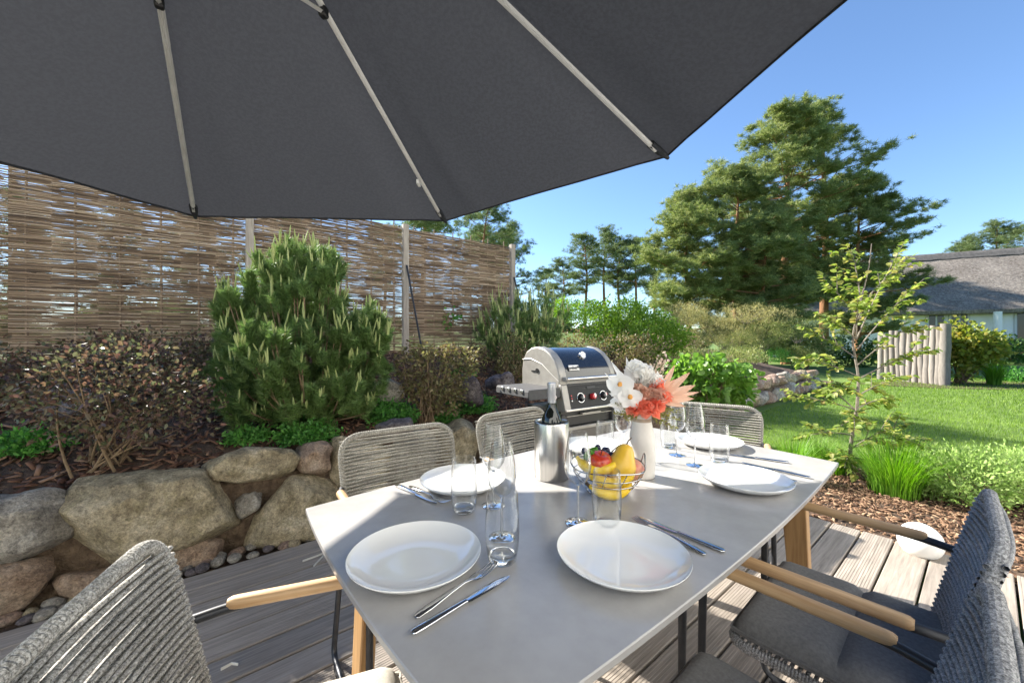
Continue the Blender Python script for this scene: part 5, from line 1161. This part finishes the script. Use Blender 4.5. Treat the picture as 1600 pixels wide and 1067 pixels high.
for i, (X, Y, Hh, lb) in enumerate(((-2.6, 11.6, 6.7, 'pine close behind the fence, hidden by the parasol, shading the lawn'), (-1.4, 20.5, 8.0, 'dark pine standing beyond the right end of the fence'))):
    r0 = empty('pine_tree', (X, Y, .4), i*2.+1, lb, 'pine tree', 'pines close behind the fence'); q_ = Hh/12; r0.scale = (q_, q_, q_); ob('trunk', mB[0], r0); ob('crown', mB[1], r0)
for i, (x, yt, Y, ms, lb) in enumerate(((915, 366, 44, mA, 'distant pine with an orange trunk, left in the skyline row'), (945, 362, 48, mB, 'distant tall pine second from the left in the skyline row'), (968, 374, 46, mA, 'distant pine third from the left in the skyline row'), (993, 372, 45, mB, 'distant pine at the right of the skyline row, beside the tall group'), (1022, 380, 50, mA, 'distant pine half behind the left end of the tall group'),
                                       (880, 408, 52, mB, 'thin distant pine at the left end of the skyline row'), (853, 420, 56, mA, 'small distant pine between the fence and the skyline row'), (800, 352, 30, mC, 'dark pine rising behind the right end of the fence'), (755, 356, 33, mC, 'pine top showing over the right woven panel'), (600, 352, 36, mA, 'pine crown just showing over the fence under the parasol'),
                                       (1560, 348, 44, mC, 'pine behind the thatched ridge, the taller of those at the right edge'), (1515, 372, 46, mC, 'pine behind the thatched ridge, left of the one at the right edge'), (1610, 346, 42, mB, 'pine behind the thatched roof at the very right edge'))):
    plant_pine(x, 520, yt, Y, ms, lb, G2, rz=i*1.3, H0=12)

# ------------------------------------------------------------------ log palisade
pal = empty('log_palisade', (12.35, 12.1, -.05), 0, 'palisade of pale upright logs at the end of the lawn', 'palisade'); nL = 12
for i in range(nL):
    t = i/(nL-1); Y = 13.1-1.83*t; X = (1376+101*t-800)/FPX*Y; r_ = rnd.uniform(.07, .095) if i < nL-1 else .12
    h = CZ+(533.5-(521-14*t))*Y/FPX+.05+rnd.uniform(-.05, .05); b = MB(); ph = rnd.uniform(0, 6)
    pts = [Vector((.02*math.sin(ph+z*2.2), .02*math.cos(ph+z*1.7), z)) for z in [h*q/8 for q in range(9)]]; b.tube(pts, [r_*(1+.07*math.sin(q*1.9+ph)) for q in range(8)]+[r_*.93], 12)
    b.build('log', 'log_wood', pal, (X-12.35, Y-12.1, 0), 50)
# shrubs and beds beyond the lawn
p0 = onz(1503, 600, -.05); k1 = p0.y/FPX
shrub('maple_shrub', p0, [lp(*a, 1503, 600, k1) for a in ((1510, 540, 32, 26), (1490, 530, 14, 22), (1530, 548, 22, 20), (1500, 570, 22, 10))], 3000, 200, .13, 'leaf_maple', 'yellow-green shrub with reddish tips right of the log palisade', stems=16, sr=.03, sig=.12, width=.7, group='shrubs beyond the lawn')
for x, yb, rx, ry, Y, m, lb in ((1560, 566, 28, 22, 22, 'leaf_dark', 'dark rounded shrub before the white house wall'), (1590, 562, 14, 8, 22, 'leaf_geranium', 'small round green shrub at the right edge before the terrace'), (1535, 566, 18, 8, 21, 'leaf_heath', 'low pale shrub behind the yellow-green shrub'), (1400, 575, 40, 22, 24, 'leaf_heath', 'grey-green shrub mass behind the log palisade'), (1330, 575, 40, 25, 20, 'leaf_dark', 'dark shrub mass left of the palisade behind the sapling'), (1590, 603, 22, 9, 12.5, 'leaf_geranium', 'low green perennial at the right edge of the far bed'), (1260, 560, 40, 20, 17, 'leaf_heath', 'grey-green low shrubs at the foot of the tall pines')):
    p0 = aty(x, yb, Y); k1 = Y/FPX; p0.z = -.05 if Y > 10 else p0.z
    by_ = HY+(CZ+.05)*FPX/Y
    shrub('round_shrub', p0, [lp(x, yb-ry, rx, ry, x, by_, k1), lp(x-rx*.5, yb-ry*.7, rx*.6, ry*.8, x, by_, k1)], 2200, 160, .14 if Y > 15 else .08, m, lb, group='shrubs beyond the lawn', stems=6, sr=.02, sig=.13)
b = MB(); c0 = onz(1545, 602, -.05); b.add([c0+Vector((3.4*math.cos(a)*(1+.1*math.sin(3*a)), 1.15*math.sin(a), .012)) for a in [2*math.pi*i/28 for i in range(28)]], [tuple(range(28))]); struct(b.build('far_bed', 'soil'))

# ------------------------------------------------------------------ thatched house
m_, nt_, b_ = new_mat('thatch'); b_.inputs['Roughness'].default_value = .95; b_.inputs['Specular IOR Level'].default_value = .1
v_ = coords(nt_, (1, 1.4, .5)); f_ = nz(nt_, v_, 7, 10, .8, .6); g_ = nz(nt_, coords(nt_), .6, 5)
mx_ = nt_.nodes.new('ShaderNodeMix'); mx_.data_type = 'RGBA'; mx_.blend_type = 'MULTIPLY'; mx_.inputs['Factor'].default_value = 1
link(nt_, ramp(nt_, f_, [(.34, (.08, .07, .06)), (.5, (.24, .215, .19)), (.66, (.42, .38, .335))]), mx_.inputs['A']); link(nt_, ramp(nt_, g_, [(.3, (.75, .72, .7)), (.7, (1.1, 1.08, 1.05))]), mx_.inputs['B']); link(nt_, mx_.outputs['Result'], b_.inputs['Base Color']); bump(nt_, b_, f_, 1., .08)
pm('render_white', (.79, .79, .77), (.83, .83, .81), .8, scale=2); pm('ridge_cap', (.07, .065, .06), (.13, .12, .11), .95, scale=6, bmp=.8, bdist=.05, bscale=20); pm('window_glass', (.02, .03, .035), None, .05); pm('window_frame', (.55, .56, .56), None, .5); pm('dark_board', (.02, .03, .028), None, .5)
A0 = Vector((27.45, 28, 0)); HD = Vector((7.85, -4, 0)); HL = HD.length; HD.normalize(); HB = Vector((-HD.y, HD.x, 0)); HB = HB if HB.y > 0 else -HB
x0, x1 = -9.8, 14.; EZ = 3.3; RZ = 7.85; dep = 4.6
hs = empty('thatched_house', A0, math.atan2(HD.y, HD.x), 'long white house with a thatched roof behind the lawn', 'house')      # local x along, y back
b = MB(); b.box(((x0+x1)/2, dep, EZ/2+.2), (x1-x0, 2*dep, EZ+.4)); b.build('wall', 'render_white', hs)
sec = []; NR = 14
for i in range(NR+1):
    t = i/NR; y = -.75+(dep+.75)*t; z = EZ+.0+(RZ-EZ)*t+.12*math.sin(math.pi*t); sec.append((y, z))
up_ = [(y, z) for y, z in sec]; back = [(2*dep-y, z) for y, z in reversed(sec)]; inner = [(2*dep+.55, EZ-.28), (dep, RZ-.5), (-.55, EZ-.28)]
pf = [(-.72, EZ-.2)]+up_+back+[(2*dep+.72, EZ-.2)]+inner
k_ = len(pf); NX = 40; vs = []
for q in range(NX+1):
    x = x0-.6+(x1-x0+1.2)*q/NX
    for y, z in pf: vs.append((x, y+.02*noise.noise(Vector((x*.7, y, z))), z+.05*noise.noise(Vector((x*.5, y*.7, z*.7)))))
b = MB(); b.add(vs, [tuple(range(k_)), tuple(NX*k_+i for i in range(k_))[::-1]]+[(q*k_+i, (q+1)*k_+i, (q+1)*k_+(i+1) % k_, q*k_+(i+1) % k_) for q in range(NX) for i in range(k_)])
rf = b.build('roof', 'thatch', hs, angle=50)
b = MB(); nxr = 100
pts = []
for q in range(nxr+1):
    x = x0-.6+(x1-x0+1.2)*q/nxr; dz = .07*noise.noise(Vector((x*3, 0, 0))); sc_ = .08*abs(math.sin(x*2.6))
    for y, z in ((-1.0-sc_, -.78-sc_*.8), (-.55, -.34), (-.12, .06), (.12, .06), (.55, -.34), (1.0+sc_, -.78-sc_*.8)): pts.append((x, dep+y*.55, RZ+.14+z*.62+dz*.5))
b.add(pts, [(q*6+i, (q+1)*6+i, (q+1)*6+i+1, q*6+i+1) for q in range(nxr) for i in range(5)]); b.build('ridge_cap', 'ridge_cap', rf, angle=60)
def hx(px):                        # place along the front wall seen at a picture column
    t = (px-800)/FPX; s = (t*A0.y-A0.x)/(HD.x-t*HD.y); return s
for a, c, z0_, z1_ in ((1447, 1478, 1.0, EZ-.15), (1482, 1515, 1.0, EZ-.15), (1584, 1640, .3, EZ-.15), (1205, 1222, 1.0, EZ-.2)):
    s0, s1 = hx(a), hx(c); b = MB(); b.box(((s0+s1)/2, -.03, (z0_+z1_)/2), (s1-s0, .08, z1_-z0_)); wn = b.build('window', 'window_frame', hs)
    nP = 2
    for q in range(nP):
        b = MB(); wd = (s1-s0-.15)/nP; b.box((s0+.075+wd*(q+.5), -.075, (z0_+z1_)/2), (wd-.1, .02, z1_-z0_-.2)); b.build('pane', 'window_glass', wn)
s0 = hx(1548); b = MB(); b.tube([(s0, -.7, 0), (s0, -.7, EZ-.15)], .2, 14); b.build('column', 'render_white', hs)
b = MB(); b.box((hx(1600)+.5, -2.4, .85), (5.5, .1, 1.0)); b.build('terrace_screen', 'dark_board', hs)

# ------------------------------------------------------------------ unseen house added behind the camera to bounce sunlight as fill
hw = empty('fill_light_house', uvz(-.5, -3.25, 0), R(UA), 'unseen white house wall added behind the camera to reflect fill light onto the deck', 'house')
def wall_piece(x0_, x1_, z0_, z1_): b = MB(); b.box(((x0_+x1_)/2, -.15, (z0_+z1_)/2), (x1_-x0_, .3, z1_-z0_)); b.build('wall', 'render_white', hw)
for a, c, z0_, z1_ in ((-9, -2.2, -.05, 4.6), (-2.2, -.4, 2.2, 4.6), (-.4, 1.9, -.05, 4.6), (1.9, 3.1, -.05, .9), (1.9, 3.1, 2.2, 4.6), (3.1, 8, -.05, 4.6)): wall_piece(a, c, z0_, z1_)
for a, c, z0_, nm in ((-2.2, -.4, .0, 'door'), (1.9, 3.1, .9, 'window')):
    b = MB(); b.box(((a+c)/2, -.2, (z0_+2.2)/2), (c-a, .06, 2.2-z0_)); wn = b.build(nm, 'window_frame', hw)
    for q in range(2): b = MB(); wd = (c-a-.1)/2; b.box((a+.05+wd*(q+.5), -.165, (z0_+2.2)/2), (wd-.14, .02, 2.2-z0_-.2)); b.build('pane', 'window_glass', wn)
b = MB(); b.add([(-9.4, .2, 4.58), (8.4, .2, 4.58), (8.4, -3.2, 8.0), (-9.4, -3.2, 8.0), (-9.4, .15, 4.86), (8.4, .15, 4.86), (8.4, -3.2, 8.4), (-9.4, -3.2, 8.4)], [(0, 1, 2, 3), (7, 6, 5, 4), (0, 4, 5, 1), (1, 5, 6, 2), (2, 6, 7, 3), (3, 7, 4, 0)]); b.build('roof', 'thatch', hw)

# ------------------------------------------------------------------ far wood closing the horizon
k = 9000; a_ = rng.uniform(R(-72), R(18), k); d_ = rng.uniform(62, 95, k); hh = 4.6+1.6*np.sin(a_*23)+1.2*np.sin(a_*61+1)
P = np.stack([d_*np.sin(a_), d_*np.cos(a_), rng.uniform(0, 1, k)**.8*hh], 1); tr_ = 12
dd = rng.normal(size=(k*tr_, 3)); dd[:, 2] = np.abs(dd[:, 2])*.8-.2
v, f = tri_arr(np.repeat(P, tr_, 0)+rng.normal(size=(k*tr_, 3))*.3, dd, 1.3*rng.uniform(.5, 1.1, k*tr_), np.full(k*tr_, .28))
struct(ob('far_wood', np_mesh('far_wood', v, f, 'pine_needle_far')), 'stuff', 'far wood along the horizon behind the fence')
